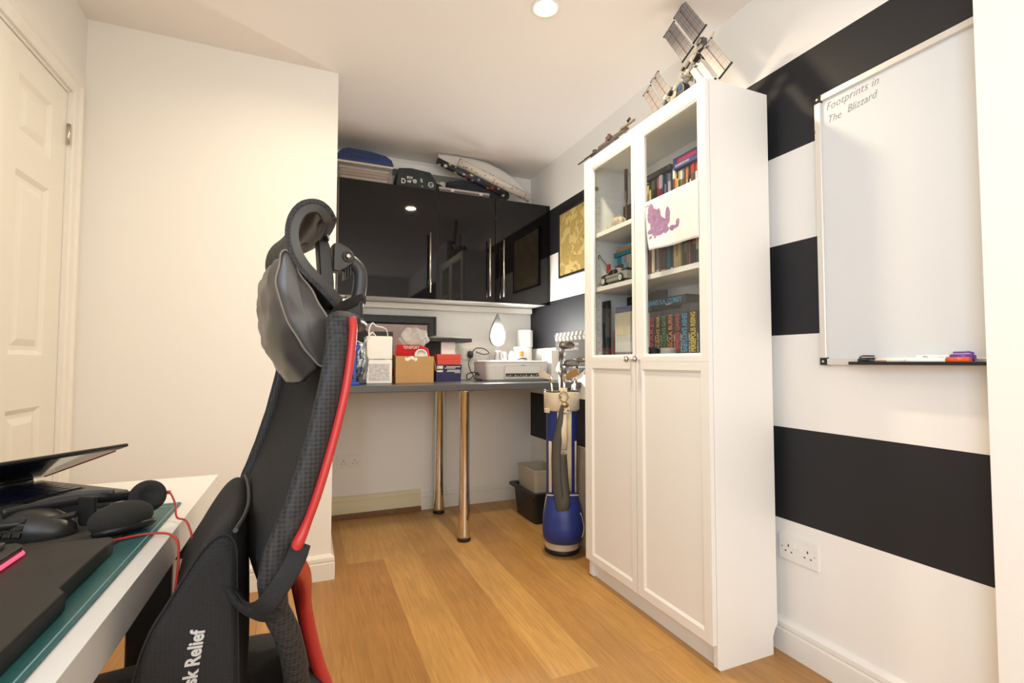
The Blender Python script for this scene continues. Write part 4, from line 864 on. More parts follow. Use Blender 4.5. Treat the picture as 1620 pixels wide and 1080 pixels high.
# black drawer unit with papers, white box, shoe boxes
carton('storage_box', 'black box under the black tray, behind the cardboard box', 'box', .715, .828, 3.22, 3.37, Z, Z+.258, M_blackm)
carton('storage_box', 'plain white carton under the black tray, above the coral shoe box', 'box', .832, .930, 3.22, 3.37, Z, Z+.258, M_whitep)
ty = thing('desk_tray', 'black flat tray of papers lying on the black and white boxes', 'tray', (.88, 3.26, Z+.259))
MB().box(.722, 1.030, 3.16, 3.40, Z+.2585, Z+.262).box(.722, 1.030, 3.16, 3.164, Z+.262, Z+.283).box(.722, 1.030, 3.396, 3.40, Z+.262, Z+.283).box(.722, .726, 3.164, 3.396, Z+.262, Z+.283).box(1.026, 1.030, 3.164, 3.396, Z+.262, Z+.283).build('tray', M_black, ty, .001)
for k in range(3):
    tag(MB().grid(lambda u, v: (.75+.02*k+.235*u, 3.175+.20*v, Z+.2845+.005*k+.004*sin(3*u+k)+.003*sin(4*v)), 8, 8, thick=.002).build('paper_sheet', plain((.74, .71, .66), .8)), ['loose paper, lowest of the pile on the black tray', 'loose paper, middle of the pile on the black tray', 'loose paper, top of the pile on the black tray'][k], 'paper', 'papers on the black tray')
M_coral = mat('coral_card', (.66, .075, .045), .5); M_navy = mat('navy_card', (.022, .02, .085), .5)
cs = thing('shoe_box', 'coral-orange shoe box stacked on the navy one beside the cardboard box', 'box', (.84, 3.13, Z+.107))
MB().box(.767, .921, 3.06, 3.20, Z+.1075, Z+.170).build('base', M_coral, cs, .001)
MB().box(.764, .924, 3.057, 3.203, Z+.143, Z+.174).build('lid', M_coral, cs, .0015)
ns = thing('shoe_box', 'navy shoe box with white print under the coral one on the worktop', 'box', (.84, 3.13, Z))
MB().box(.758, .924, 3.058, 3.205, Z, Z+.100).build('base', M_navy, ns, .001)
MB().box(.755, .927, 3.055, 3.208, Z+.078, Z+.107).build('lid', M_navy, ns, .0015)
mb = MB().box(.764, .802, 3.0535, 3.0550, Z+.081, Z+.100).box(.764, .802, 3.0560, 3.058, Z+.060, Z+.072)
for k, (a, b_2, z) in enumerate(((.825, .918, .092), (.815, .885, .083), (.832, .915, .070), (.828, .918, .062), (.880, .918, .054))): mb.box(a, b_2, 3.0535 if z > .078 else 3.0565, 3.0552 if z > .078 else 3.058, Z+z, Z+z+.004)
mb.build('printed_text', INKW, ns)
letters('S', .016, plain((.02, .02, .03)), frame_of((.769, 3.0532, Z+.085), (1, 0, 0), (0, 0, 1)), ns, 'size_mark', .0001)
# black plug and leads
pg = thing('power_lead', 'tangled black plug leads on the worktop left of the printer', 'cable', (1.05, 3.2, Z))
MB().ell((1.098, 3.405, 1.082), .022, .022, .026, p=.8).ell((1.098, 3.385, 1.078), .014, .018, .014).build('plug', M_dkgrey, pg)
MB().tube(smooth_path([(1.095, 3.38, 1.06), (1.06, 3.32, 1.03), (1.045, 3.28, 1.01), (1.055, 3.26, .96), (1.06, 3.22, Z+.03), (1.01, 3.18, Z+.006), (.99, 3.14, Z+.04), (1.03, 3.10, Z+.055), (1.09, 3.12, Z+.02), (1.06, 3.06, Z+.006), (1.02, 3.08, Z+.02), (1.08, 3.16, Z+.06), (1.10, 3.10, Z+.08), (1.085, 3.2, 1.02), (1.11, 3.30, 1.04)], 7), .0035, 8).build('lead', M_black, pg)
MB().tube(smooth_path([(1.11, 3.39, 1.10), (1.12, 3.33, 1.125), (1.16, 3.28, 1.12), (1.175, 3.22, 1.09), (1.14, 3.24, 1.08), (1.12, 3.34, 1.10)], 6), .0035, 8).build('lead', M_dkgrey, pg)
MB().ell((1.085, 3.14, Z+.05), .018, .02, .03, p=.7).build('adaptor', M_black, pg)
# printer
pr = thing('printer', 'white inkjet printer on the right half of the grey worktop', 'printer', (1.285, 3.1, Z))
M_prn = mat('printer_plastic', (.66, .645, .62), .4)
prof = []
def prn(u, v):  # unused
    return (0, 0, 0)
px0, px1, py0, py1, ph = 1.062, 1.512, 2.945, 3.245, .134
def rr_(x0, x1, y0, y1, r, n=6):
    pts = []
    for cx, cy, a0 in ((x1-r, y1-r, 0), (x0+r, y1-r, pi/2), (x0+r, y0+r, pi), (x1-r, y0+r, 1.5*pi)):
        for k in range(n+1): a = a0 + pi/2*k/n; pts.append((cx+r*cos(a), cy+r*sin(a)))
    return pts
def shell(levels, mi=0): 
    return [[(x, y, z) for x, y in rr_(x0, x1, y0, y1, r)] for (x0, x1, y0, y1, r, z) in levels]
MB().rings(shell([(px0+.018, px1-.018, py0+.02, py1, .03, Z), (px0+.010, px1-.010, py0+.008, py1, .035, Z+.012), (px0, px1, py0, py1, .04, Z+.10), (px0-.002, px1+.002, py0, py1, .04, Z+.118), (px0, px1, py0+.004, py1, .04, Z+.120)]), smooth=False).build('body', M_prn, pr, .0)
MB().rings(shell([(px0-.002, px1+.002, py0-.001, py1, .04, Z+.1205), (px0-.002, px1+.002, py0-.001, py1, .04, Z+.130), (px0+.004, px1-.004, py0+.006, py1-.006, .036, Z+.134)])).build('scanner_lid', M_whitep, pr)
MB().frame('y', py0-.002, .01, (1.180, 1.448, Z+.014, Z+.102), (1.183, 1.445, Z+.017, Z+.099)).build('front_flap_edge', plain((.5, .48, .45), .5), pr)
MB().box(1.184, 1.444, py0-.0012, py0+.02, Z+.018, Z+.098).build('front_flap', M_prn, pr)
MB().box(1.190, 1.430, py0-.0022, py0+.004, Z+.028, Z+.051).build('paper_slot', plain((.05, .05, .05), .6), pr)
MB().box(1.186, 1.436, py0-.0035, py0+.004, Z+.020, Z+.0275).build('slot_lip', M_alu, pr)
MB().box(1.30, 1.33, py0-.0025, py0+.001, Z+.101, Z+.104).build('badge', M_dkgrey, pr)
mb = MB()
for k in range(12): mb.box(1.198+.019*k, 1.208+.019*k, py0-.0030, py0-.002, Z+.030+.003*(k % 3), Z+.036+.004*(k % 2))
mb.build('feed_rollers', M_steel, pr)
# droplet-shaped table lamp standing on the printer
zp = Z+.1345
lp = thing('table_lamp', 'droplet-shaped table lamp, brightly lit, standing on the printer', 'lamp', (1.205, 3.13, zp))
M_lampb = mat('satin_grey_metal', (.30, .28, .27), .3, .8)
MB().lathe([(.037, 0), (.036, .004), (.026, .045), (.027, .062), (.022, .066)], (1.212, 3.13, zp), 28, sx=1.0, sy=.7).build('base', M_lampb, lp)
def drop(rs, zs, y0, y1, m, name, ex=1.0):
    pts = []
    n = 40
    for k in range(n):
        t = 2*pi*k/n; xx = sin(t)*abs(sin(t/2))**1.35*1.28; zz = cos(t)
        pts.append((1.203+rs*xx*ex, zs[0] + zs[1]*zz))
    return MB().prism(pts, 'y', y0, y1).build(name, m, lp, .002)
zc = zp+.172
drop(.066, (zc+.038, .113), 3.122, 3.138, M_lampb, 'droplet_back')
lg = MB(); 
lg.rings([[(1.203+r*cos(2*pi*k/36)*.96, y, zc+r*1.12*sin(2*pi*k/36)) for k in range(36)] for r, y in ((.053, 3.1215), (.053, 3.116), (.046, 3.104), (.030, 3.098), (.012, 3.0955), (.001, 3.095))])
lg.build('glowing_disc', mat('lit_diffuser', (1, 1, 1), .4, emit=(1.0, .995, .95), estr=340), lp)
lp.rotation_euler.z = rad(12)
# bits on the printer
sh = thing('bottle', 'small clear-capped white bottle on the printer beside the lamp', 'bottle', (1.30, 3.12, zp))
MB().lathe([(.019, 0), (.021, .004), (.021, .04), (.012, .052), (.012, .064), (.001, .065)], (1.305, 3.12, zp), 20).build('body', plain((.80, .78, .75), .2), sh)
sh = thing('jar', 'small grey jar with a white band on the printer beside the lamp', 'jar', (1.265, 3.15, zp))
MB().lathe([(.017, 0), (.018, .003), (.018, .055), (.014, .06), (.001, .061)], (1.262, 3.15, zp), 20).build('body', plain((.16, .16, .16), .3), sh)
MB().lathe([(.0184, .0), (.0184, .014)], (1.262, 3.15, zp), 20).build('label_band', INKW, sh)
tb = thing('tub', 'white tub with an orange label at the back right of the printer', 'tub', (1.395, 3.19, zp))
MB().lathe([(.036, 0), (.038, .004), (.040, .078), (.041, .080), (.041, .094), (.038, .096), (.001, .096)], (1.395, 3.19, zp), 28).build('body', M_whitep, tb)
MB().lathe([(.0392, .024), (.0402, .064)], (1.395, 3.19, zp), 28).rings([], 0) if False else None
lb = MB(); lb.grid(lambda u, v: (1.395-.0408*sin(rad(-28+56*u)), 3.19-.0408*cos(rad(-28+56*u)), zp+.026+.040*v), 8, 3); lb.build('label', plain((.70, .16, .04), .5), tb)
hp = thing('headphone', 'dark small earphones lying on the printer lid', 'earphones', (1.345, 3.05, zp))
MB().tube(smooth_path([(1.325, 3.06, zp+.006), (1.335, 3.04, zp+.012), (1.36, 3.035, zp+.014), (1.385, 3.05, zp+.008), (1.38, 3.07, zp+.006)], 5), .006, 8).build('band', M_black, hp)
# tall white two-part canister
cn = thing('canister', 'tall white cylindrical canister with a wider lid in the corner of the worktop', 'canister', (1.505, 3.335, Z))
MB().lathe([(.050, 0), (.052, .004), (.052, .235)], (1.505, 3.335, Z), 32).build('body', M_whitep, cn)
MB().lathe([(.058, .235), (.059, .238), (.059, .352), (.055, .362), (.001, .364)], (1.505, 3.335, Z), 32).build('lid', M_whitep, cn)
carton('storage_box', 'tall plain white box between the printer and the clapperboard', 'box', 1.530, 1.588, 2.955, 3.10, Z, Z+.205, M_whitep)

# ------------------------------------------------------------------ things on top of the wall cabinets
ZC = CZ1 + .0005
cr = thing('storage_box', 'clear plastic box full of papers on the left wall cabinet', 'box', (.31, 3.28, ZC))
M_frost = bpy.data.materials.new('cloudy_clear_plastic'); M_frost.use_nodes = True
def _fr(m, c, al, ro):
    n, l = nodes_of(m); b = n['Principled BSDF']; b.inputs['Base Color'].default_value = (*c, 1); b.inputs['Alpha'].default_value = al; b.inputs['Roughness'].default_value = ro
_fr(M_frost, (.50, .46, .42), .26, .2)
MB().box(.150, .480, 3.125, 3.128, ZC, ZC+.105).box(.150, .480, 3.407, 3.41, ZC, ZC+.105).box(.150, .153, 3.128, 3.407, ZC, ZC+.105).box(.477, .480, 3.128, 3.407, ZC, ZC+.105).box(.153, .477, 3.128, 3.407, ZC, ZC+.003).build('body', M_frost, cr)
MB().frame('z', ZC+.105, .012, (.144, .486, 3.119, 3.416), (.156, .474, 3.131, 3.404)).build('rim', plain((.60, .55, .48), .4), cr)
cols = [(.40, .26, .15), (.70, .66, .58), (.30, .13, .07), (.45, .40, .34), (.55, .30, .16)]
for k in range(7):
    z = ZC + .006 + .0125*k
    tag(MB().box(.162+.01*(k % 3), .465-.012*(k % 2), 3.135+.004*(k % 4), 3.39, z, z+.011, T=None).build('paper_bundle', plain(cols[k % 5], .8), None, .001), f'paper bundle, {ordinal(k+1)} from the bottom inside the clear plastic box', 'papers', 'papers in the clear box')
bc_ = thing('carry_case', 'dark blue moulded plastic case lying on the clear box by the ceiling', 'case', (.32, 3.27, ZC+.118))
sec = [(.150, 0), (.150, .040), (.175, .070), (.215, .085), (.35, .080), (.44, .068), (.478, .045), (.490, .010), (.490, 0)]
MB().prism([(a, ZC+.1185+b) for a, b in sec], 'y', 3.125, 3.40).build('shell', mat('dark_blue_plastic', (.016, .035, .13), .35), bc_, .008, 3)
MB().frame('y', 3.1235, .006, (.225, .40, ZC+.148, ZC+.182), (.235, .39, ZC+.156, ZC+.176)).build('handle', mat('dark_blue_plastic_handle', (.010, .022, .09), .35), bc_)
wbx = thing('board', 'long white boxed board lying along the wall on top of the cabinets', 'board', (.8, 3.36, ZC+.1))
MB().box(.487, 1.16, 3.30, 3.425, ZC+.180, ZC+.232).build('board', M_white, wbx, .002)
for x in (.56, 1.05): carton('storage_box', {.56: 'plain pale carton holding up the left end of the long white board', 1.05: 'plain pale carton holding up the right end of the long white board'}[x], 'box', x, x+.09, 3.315, 3.42, ZC, ZC+.1795, plain((.55, .5, .44), .7))
tc_ = thing('tool_case', 'dark green power-tool carton with white print on the left wall cabinet', 'box', (.64, 3.21, ZC))
M_tool = mat('dark_green_print', (.010, .020, .023), .4, var=.6, vscale=14)
MB().prism([(.505, ZC), (.520, ZC+.118), (.60, ZC+.128), (.725, ZC+.118), (.765, ZC+.060), (.765, ZC)], 'y', 3.115, 3.29).build('carton', M_tool, tc_, .002)
for tt, x, s, z in (('D', .535, .045, .022), ('BOX', .572, .020, .058), ('18V', .572, .020, .032), ('I', .590, .030, .03)): letters(tt, s, INKW, frame_of((x, 3.1146, ZC+z), (1, 0, 0), (0, 0, 1)), tc_, 'printed_lettering', .0002, .9, bold=.0005)
MB().lathe([(.018, 0), (.018, .001), (.014, .001), (.014, 0)], (.728, 3.1145, ZC+.036), 24, ax='y').build('round_emblem', INKW, tc_)
letters('(N)', .014, INKW, frame_of((.7175, 3.1142, ZC+.031), (1, 0, 0), (0, 0, 1)), tc_, 'emblem_letters', .0002)
for x, z, r in ((.623, .045, .014), (.665, .062, .007), (.668, .050, .007), (.672, .018, .005)): MB().lathe([(r, 0), (r, -.001)], (x, 3.115, ZC+z), 16, ax='y').build('printed_mark', plain((.45, .44, .40), .5), tc_)
tl = thing('drill', 'rounded dark tool sticking out right of the green carton on the cabinets', 'tool', (.80, 3.25, ZC))
MB().tube([(.772, 3.2, ZC+.052), (.81, 3.2, ZC+.045), (.835, 3.2, ZC+.035)], [.034, .030, .020], 16).build('body', M_black, tl)
MB().box(.775, .80, 3.19, 3.21, ZC, ZC+.03).build('foot', M_black, tl)
gc = thing('flat_case', 'thin clear-lidded grey case lying on the middle wall cabinet', 'case', (.95, 3.19, ZC))
MB().box(.785, 1.135, 3.115, 3.26, ZC, ZC+.016).build('base', plain((.14, .12, .12), .3), gc, .003)
MB().box(.782, 1.138, 3.112, 3.262, ZC+.017, ZC+.034).build('lid', mat('grey_clear_lid', (.38, .33, .31), .15, coat=.4), gc, .004, 2)
for x in (.86, 1.06): MB().box(x, x+.025, 3.107, 3.113, ZC+.008, ZC+.028).build('latch', M_steel, gc, .001)
fc = thing('furry_bag', 'dark navy soft bag slumped on the right wall cabinet under the paper rolls', 'bag', (1.15, 3.25, ZC))
def furb(u, v):
    th = 2*pi*u; t = v; e = sin(pi*(.04+.92*t))**.42
    n_ = 1 + .16*noise.noise(Vector((4*cos(th), 4*sin(th), 14*t))) + .08*noise.noise(Vector((14*cos(th), 14*sin(th), 50*t)))
    return (.86 + .455*t, 3.215 + .06*cos(th)*e*n_, ZC + .078 - .006*t + (.072-.012*t)*sin(th)*e*min(n_, 1.03) )
MB().grid(furb, 40, 60).build('body', mat('navy_pile_cloth', (.018, .022, .032), .9, bump=1.0, bscale=150, sheen=.3), fc)
wr = thing('wire_rack', 'small white hook on thin wire legs behind the flat case', 'rack', (.86, 3.3, ZC))
w = MB()
for x in (.835, .852, .868): w.cyl((x, 3.30, ZC), (x, 3.30, ZC+.10), .0022, n=8)
w.build('wire_legs', M_steel, wr); MB().lathe([(.024, 0), (.026, -.004), (.022, -.008), (.001, -.009)], (.853, 3.299, ZC+.112), 20, ax='y').build('disc', M_whitep, wr)
MB().tube([(.87, 3.295, ZC+.118), (.95, 3.295, ZC+.108)], .005, 8).build('arm', M_whitep, wr)
def dots_mat(name, base, cols_, scale, size, star=False):
    m = bpy.data.materials.new(name); m.use_nodes = True; n, l = nodes_of(m); b = n['Principled BSDF']; b.inputs['Roughness'].default_value = .4
    tc = n.new('ShaderNodeTexCoord'); vo = n.new('ShaderNodeTexVoronoi'); vo.inputs['Scale'].default_value = scale; vo.inputs['Randomness'].default_value = .7; l.new(tc.outputs['Object'], vo.inputs['Vector'])
    lt = n.new('ShaderNodeMath'); lt.operation = 'LESS_THAN'; lt.inputs[1].default_value = size; l.new(vo.outputs['Distance'], lt.inputs[0])
    hs = n.new('ShaderNodeSeparateXYZ'); l.new(vo.outputs['Color'], hs.inputs[0]); rp = n.new('ShaderNodeValToRGB'); rp.color_ramp.interpolation = 'CONSTANT'
    e = rp.color_ramp.elements; e[0].color = (*cols_[0], 1); e[0].position = 0; e[1].color = (*cols_[-1], 1); e[1].position = (len(cols_)-1)/len(cols_)
    for k in range(1, len(cols_)-1): q = e.new(k/len(cols_)); q.color = (*cols_[k], 1)
    l.new(hs.outputs[0], rp.inputs[0]); mx = n.new('ShaderNodeMix'); mx.data_type = 'RGBA'; mx.inputs[6].default_value = (*base, 1); l.new(lt.outputs[0], mx.inputs[0]); l.new(rp.outputs[0], mx.inputs[7]); l.new(mx.outputs[2], b.inputs['Base Color']); return m
def proll(p0, p1, r, m, lab, hollow=True):
    p0, p1 = Vector(p0), Vector(p1); t = thing('wrapping_paper_roll', lab, 'paper roll', tuple(p0), 0, 'rolls of wrapping paper on the cabinets')
    d = (p1-p0).normalized(); a = d.orthogonal().normalized(); b_ = d.cross(a)
    R = lambda p, q: [p + (a*cos(2*pi*k/28)+b_*sin(2*pi*k/28))*q for k in range(28)]
    MB().rings([R(p0+d*.08, r*.78), R(p0, r*.80), R(p0, r), R(p1, r), R(p1, r*.8)]).build('roll', m, t)
    MB().rings([R(p0+d*.02, r*.79), R(p0+d*.02, r*.3)]).build('inner_turns', plain((.16, .12, .09), .8), t)
    return t
proll((.772, 3.125, 2.357), (1.26, 3.15, 2.205), .0225, dots_mat('starry_paper', (.02, .018, .025), [(.35, .02, .05), (.6, .55, .15), (.65, .6, .55), (.10, .20, .45), (.45, .40, .35)], 26, .33), 'dark wrapping paper roll with coloured stars and dots, propped over the cabinets')
proll((.922, 3.135, 2.375), (1.452, 3.145, 2.200), .029, dots_mat('spotted_paper', (.66, .60, .54), [(.16, .10, .06), (.40, .22, .08), (.30, .25, .22)], 42, .26), 'cream wrapping paper roll with small dark spots, beside the starry roll')
fl = thing('paper_sheet', 'wide white curved sheet of paper drooping over the rolls on the cabinets', 'paper', (1.1, 3.2, 2.3))
def fls(u, v):
    x = .800 + .690*u; z = [2.446, 2.449, 2.449, 2.440, 2.405, 2.352, 2.256][min(6, int(u*6))]; k6 = u*6 - min(5, int(u*6)); z = z if u >= 1 else z + ([2.449, 2.449, 2.440, 2.405, 2.352, 2.256][min(5, int(u*6))]-z)*k6; wv = (.100 + .005*u)
    return (x, 3.185 + .03*v - .005*sin(pi*u), z - wv*(1-v))
MB().grid(fls, 30, 8, thick=.004).build('sheet', plain((.72, .69, .66), .6), fl)

# ------------------------------------------------------------------ golf bag and clubs
gx, gy = 1.283, 2.40
gb = thing('golf_bag', 'blue and cream golf bag standing beside the bookcase', 'golf bag', (gx, gy, 0))
M_gblue = mat('royal_blue_vinyl', (.018, .035, .19), .38, var=.15, vscale=12)
M_cream = mat('cream_vinyl', (.66, .57, .42), .35, var=.10, vscale=10)
M_strap = mat('dark_worn_leather', (.055, .045, .032), .42, var=.3, vscale=20)
R0 = .100
def sector(r0, r1, z0, z1, a0, a1, m, name, par=gb, nz=4, na=24, th=.003):
    return MB().grid(lambda u, v: (gx+(r0+(r1-r0)*v)*cos(rad(a0+(a1-a0)*u)), gy+(r0+(r1-r0)*v)*sin(rad(a0+(a1-a0)*u)), z0+(z1-z0)*v), na, nz, thick=th).build(name, m, par)
MB().lathe([(.106, 0), (.110, .006), (.110, .022), (.106, .026)], (gx, gy, 0), 40).build('rubber_foot', M_black, gb)
MB().lathe([(.106, .024), (.107, .03), (.105, .12), (.100, .13), (.001, .131)], (gx, gy, 0), 40).build('base_band', M_cream, gb)
MB().lathe([(.100, .12), (.099, .20), (.098, .45), (.099, .78), (.101, .80)], (gx, gy, 0), 40).build('tube_body', M_gblue, gb)
# camera side of the bag is about angle 242 degrees
for a0, a1 in ((226, 278),): sector(.1015, .1025, .30, .80, a0, a1, M_cream, 'front_panel')
for a0, a1 in ((188, 203), (296, 306)): sector(.1005, .1015, .13, .60, a0, a1, M_cream, 'side_stripe')
MB().lathe([(.104, .762), (.112, .770), (.113, .860), (.110, .868), (.104, .868), (.102, .80)], (gx, gy, 0), 44).build('collar', M_cream, gb)
MB().tube([(gx+.108*cos(t), gy+.108*sin(t), .870+.004*sin(3*t)) for t in [2*pi*k/36 for k in range(36)]], .005, 8, closed=True).build('rim_piping', M_strap, gb)
MB().box(-.022, .022, -.004, .004, 0, .055, T=Matrix.Translation((gx+.113*cos(rad(248)), gy+.113*sin(rad(248)), .835)) @ Matrix.Rotation(rad(-22), 4, 'Z')).build('collar_tab', M_cream, gb, .003)
Tb = lambda a, r, z: Matrix.Translation((gx+r*cos(rad(a)), gy+r*sin(rad(a)), z)) @ Matrix.Rotation(rad(a-270), 4, 'Z')
MB().box(-.032, .032, -.002, .002, -.048, .048, T=Tb(250, .116, .805)).build('badge_plate', M_cream, gb, .003)
MB().lathe([(.021, -.0045), (.019, -.007), (.001, -.0075)], (0, 0, 0), 24, ax='y', T=Tb(252, .116, .800) @ Matrix.Diagonal((1.1, 1, .75, 1))).build('oval_badge', M_brass, gb)
for dx, dz in ((-.022, .035), (.022, .035), (-.006, -.030), (.022, -.036)): MB().lathe([(.005, -.002), (.003, -.006), (.001, -.0062)], (dx, 0, dz), 12, ax='y', T=Tb(250, .116, .805)).build('rivet', M_dkgrey, gb)
MB().tube([Tb(247, .124, .845) @ Vector((.026*cos(t), 0, .026*sin(t))) for t in [2*pi*k/20 for k in range(20)]], .0035, 8, closed=True).build('ring', M_brass, gb)
# handle and pockets
MB().tube(smooth_path([Tb(246, .106, .745) @ Vector((0, 0, 0)), Tb(246, .128, .70) @ Vector((0, 0, 0)), Tb(246, .130, .62) @ Vector((0, 0, 0)), Tb(246, .105, .565) @ Vector((0, 0, 0))], 5), (.024, .009), 12, flat=(cos(rad(246-90)), sin(rad(246-90)), 0)).build('grip_handle', M_cream, gb)
for dz in (.545, .520, .40): MB().lathe([(.005, -.001), (.004, -.005), (.001, -.0055)], (0, 0, 0), 12, ax='y', T=Tb(246, .103, dz)).build('stud', M_brass, gb)
def pocket(u, v):
    a = rad(178 + 138*u); zz = .075 + .245*v; bulge = .10*sin(pi*min(1, max(0, u)))**.5*(sin(pi*(.10+.86*v**.8)))**.6 * (1.15 - .45*v)
    zz2 = zz if v < .5 else zz + .02*sin(pi*u)
    return (gx + (.100+bulge)*cos(a), gy + (.100+bulge)*sin(a), zz2)
pk = MB().grid(pocket, 40, 22, thick=.004).build('ball_pocket', M_gblue, gb)
MB().tube([Vector(pocket(.03+.94*k/30, .93)) + Vector((0, 0, .004)) for k in range(31)], .004, 8).build('pocket_piping', M_cream, pk)
for uu in (.045, .955): MB().tube([pocket(uu, .06+.86*k/16) for k in range(17)], .0035, 8).build('pocket_piping', M_cream, pk)
MB().tube([pocket(.76+.06*sin(k/12*pi), .15+.45*k/12) for k in range(13)], .0035, 8).build('pocket_piping', M_cream, pk)
# carrying strap hanging down the front
sp_ = smooth_path([Tb(243, .127, .800) @ Vector((0, 0, 0)), Tb(236, .135, .70) @ Vector((0, 0, 0)), Tb(228, .145, .56) @ Vector((0, 0, 0)), Tb(230, .158, .42) @ Vector((0, 0, 0)), Tb(237, .168, .30) @ Vector((0, 0, 0)), Tb(243, .170, .262) @ Vector((0, 0, 0)), Tb(249, .166, .30) @ Vector((0, 0, 0)), Tb(246, .142, .42) @ Vector((0, 0, 0)), Tb(243, .128, .54) @ Vector((0, 0, 0))], 7)
wd_ = [.008+.020*min(1, i/12) for i in range(len(sp_))]
MB().tube(sp_, [(w_, .005) for w_ in wd_], 12, flat=(cos(rad(150)), sin(rad(150)), 0)).build('shoulder_strap', M_strap, gb)
MB().tube(smooth_path([Tb(246, .106, .402) @ Vector((0, 0, 0)), Tb(262, .112, .34) @ Vector((0, 0, 0)), Tb(285, .125, .24) @ Vector((0, 0, 0))], 5), (.011, .003), 10, flat=(1, 0, 0)).build('buckle_strap', M_black, gb)
MB().frame('y', 0, .004, (-.012, .012, -.01, .01), (-.008, .008, -.006, .006)).build('x', M_brass, gb) if False else None
MB().tube([Tb(246, .112, .402) @ Vector((.014*cos(t), 0, .011*sin(t))) for t in [2*pi*k/16 for k in range(16)]], .003, 8, closed=True).build('buckle', M_steel, gb)
MB().box(-.030, .012, -.006, .006, -.012, .012, T=Tb(196, .118, .765)).build('side_tab', M_cream, gb, .003)
gb.scale = (.87, .87, 1); gb.location.x += .022
for _m in [o for o in gb.children_recursive]: pass
# clubs
def club(x, y, hx, hy, hz, kind, lab, col, yaw_, scale=1.0):
    t = thing('golf_club', lab, 'golf club', (x, y, .84), 0, 'golf clubs in the bag')
    foot = Vector((gx + (x-gx)*.5, gy + (y-gy)*.5, .40))
    top = Vector((hx, hy, hz))
    MB().cyl(foot, top, .0058, .0052, 12).build('shaft', M_steel if kind != 'driver' else M_dkgrey, t)
    T = Matrix.Translation(top) @ Matrix.Rotation(yaw_, 4, 'Z') @ Matrix.Scale(scale, 4)
    if kind in ('driver', 'wood'):
        def head(u, v):
            th = 2*pi*u; ph = -pi/2+pi*(.03+.94*v); c_ = cos(ph)
            x_ = .055*c_*cos(th) + .038; y_ = .034*c_*sin(th); y_ = max(y_, -.026)
            return T @ Vector((x_, y_, .022*sin(ph)*(1.25 if ph > 0 else .8) + .018))
        MB().grid(head, 28, 14).build('club_head', mat('club_head_finish', col, .22, .6), t)
        MB().tube([T @ Vector((0, 0, -.045)), T @ Vector((.002, 0, -.01)), T @ Vector((.014, 0, .012))], [.0085*scale, .0095*scale, .014*scale], 12).build('hosel', mat('club_hosel', col, .25, .6), t)
    else:
        blade = [(0, -.012), (.012, -.016), (.062, -.006), (.080, .014), (.076, .040), (.060, .046), (.020, .016), (.004, .012)]
        bm_ = MB().prism([(a, b) for a, b in blade], 'y', -.006, .006, T=T @ Matrix.Rotation(rad(24), 4, 'X')).build('club_head', M_steel, t, .002)
        MB().tube([T @ Vector((0, 0, -.03)), T @ Vector((.001, 0, .0)), T @ Vector((.010, 0, .004))], [.0072, .0078, .008], 10).build('hosel', M_chrome, t)
    return t
club(gx+.020-.01, gy-.03, 1.285, 2.36, 1.098, 'driver', 'tall driver with a large dark head, highest club in the golf bag', (.20, .17, .15), rad(20), 1.05)
club(gx+.020+.02, gy+.02, 1.330, 2.40, 1.000, 'wood', 'fairway wood with a bronze-grey head, right of the tall driver', (.22, .19, .17), rad(-5), .95)
club(gx+.020+.05, gy+.04, 1.405, 2.40, 1.025, 'wood', 'small grey-headed wood at the right edge of the golf bag by the bookcase', (.25, .22, .20), rad(-60), .7)
club(gx+.020-.06, gy-.03, 1.222, 2.36, .945, 'iron', 'iron with its face turned left over the cream collar', None, rad(130))
club(gx+.020-.02, gy-.05, 1.262, 2.34, .985, 'iron', 'slim iron standing upright just left of the tall driver', None, rad(75))
club(gx+.020+.01, gy-.05, 1.288, 2.335, .955, 'iron', 'short iron whose hosel crosses in front of the tall driver', None, rad(-40))
club(gx+.020+.05, gy-.03, 1.345, 2.345, .940, 'iron', 'iron leaning right at the front of the golf bag', None, rad(100))
club(gx+.020+.07, gy-.02, 1.365, 2.345, .945, 'iron', 'rightmost iron at the front of the golf bag', None, rad(35))
tag(MB().box(1.405, 1.425, 2.20, 2.30, 0, .62).build('plank', mat('reddish_wood', (.26, .11, .055), .5, var=.2, vscale=20), None, .001), 'narrow reddish wooden board standing between the golf bag and the bookcase', 'board')
tag(MB().box(1.430, 1.445, 2.33, 2.45, 0, .55).build('plank', mat('pale_wood', (.52, .42, .28), .5, var=.15, vscale=20), None, .001), 'narrow pale wooden board behind the reddish one by the bookcase', 'board')

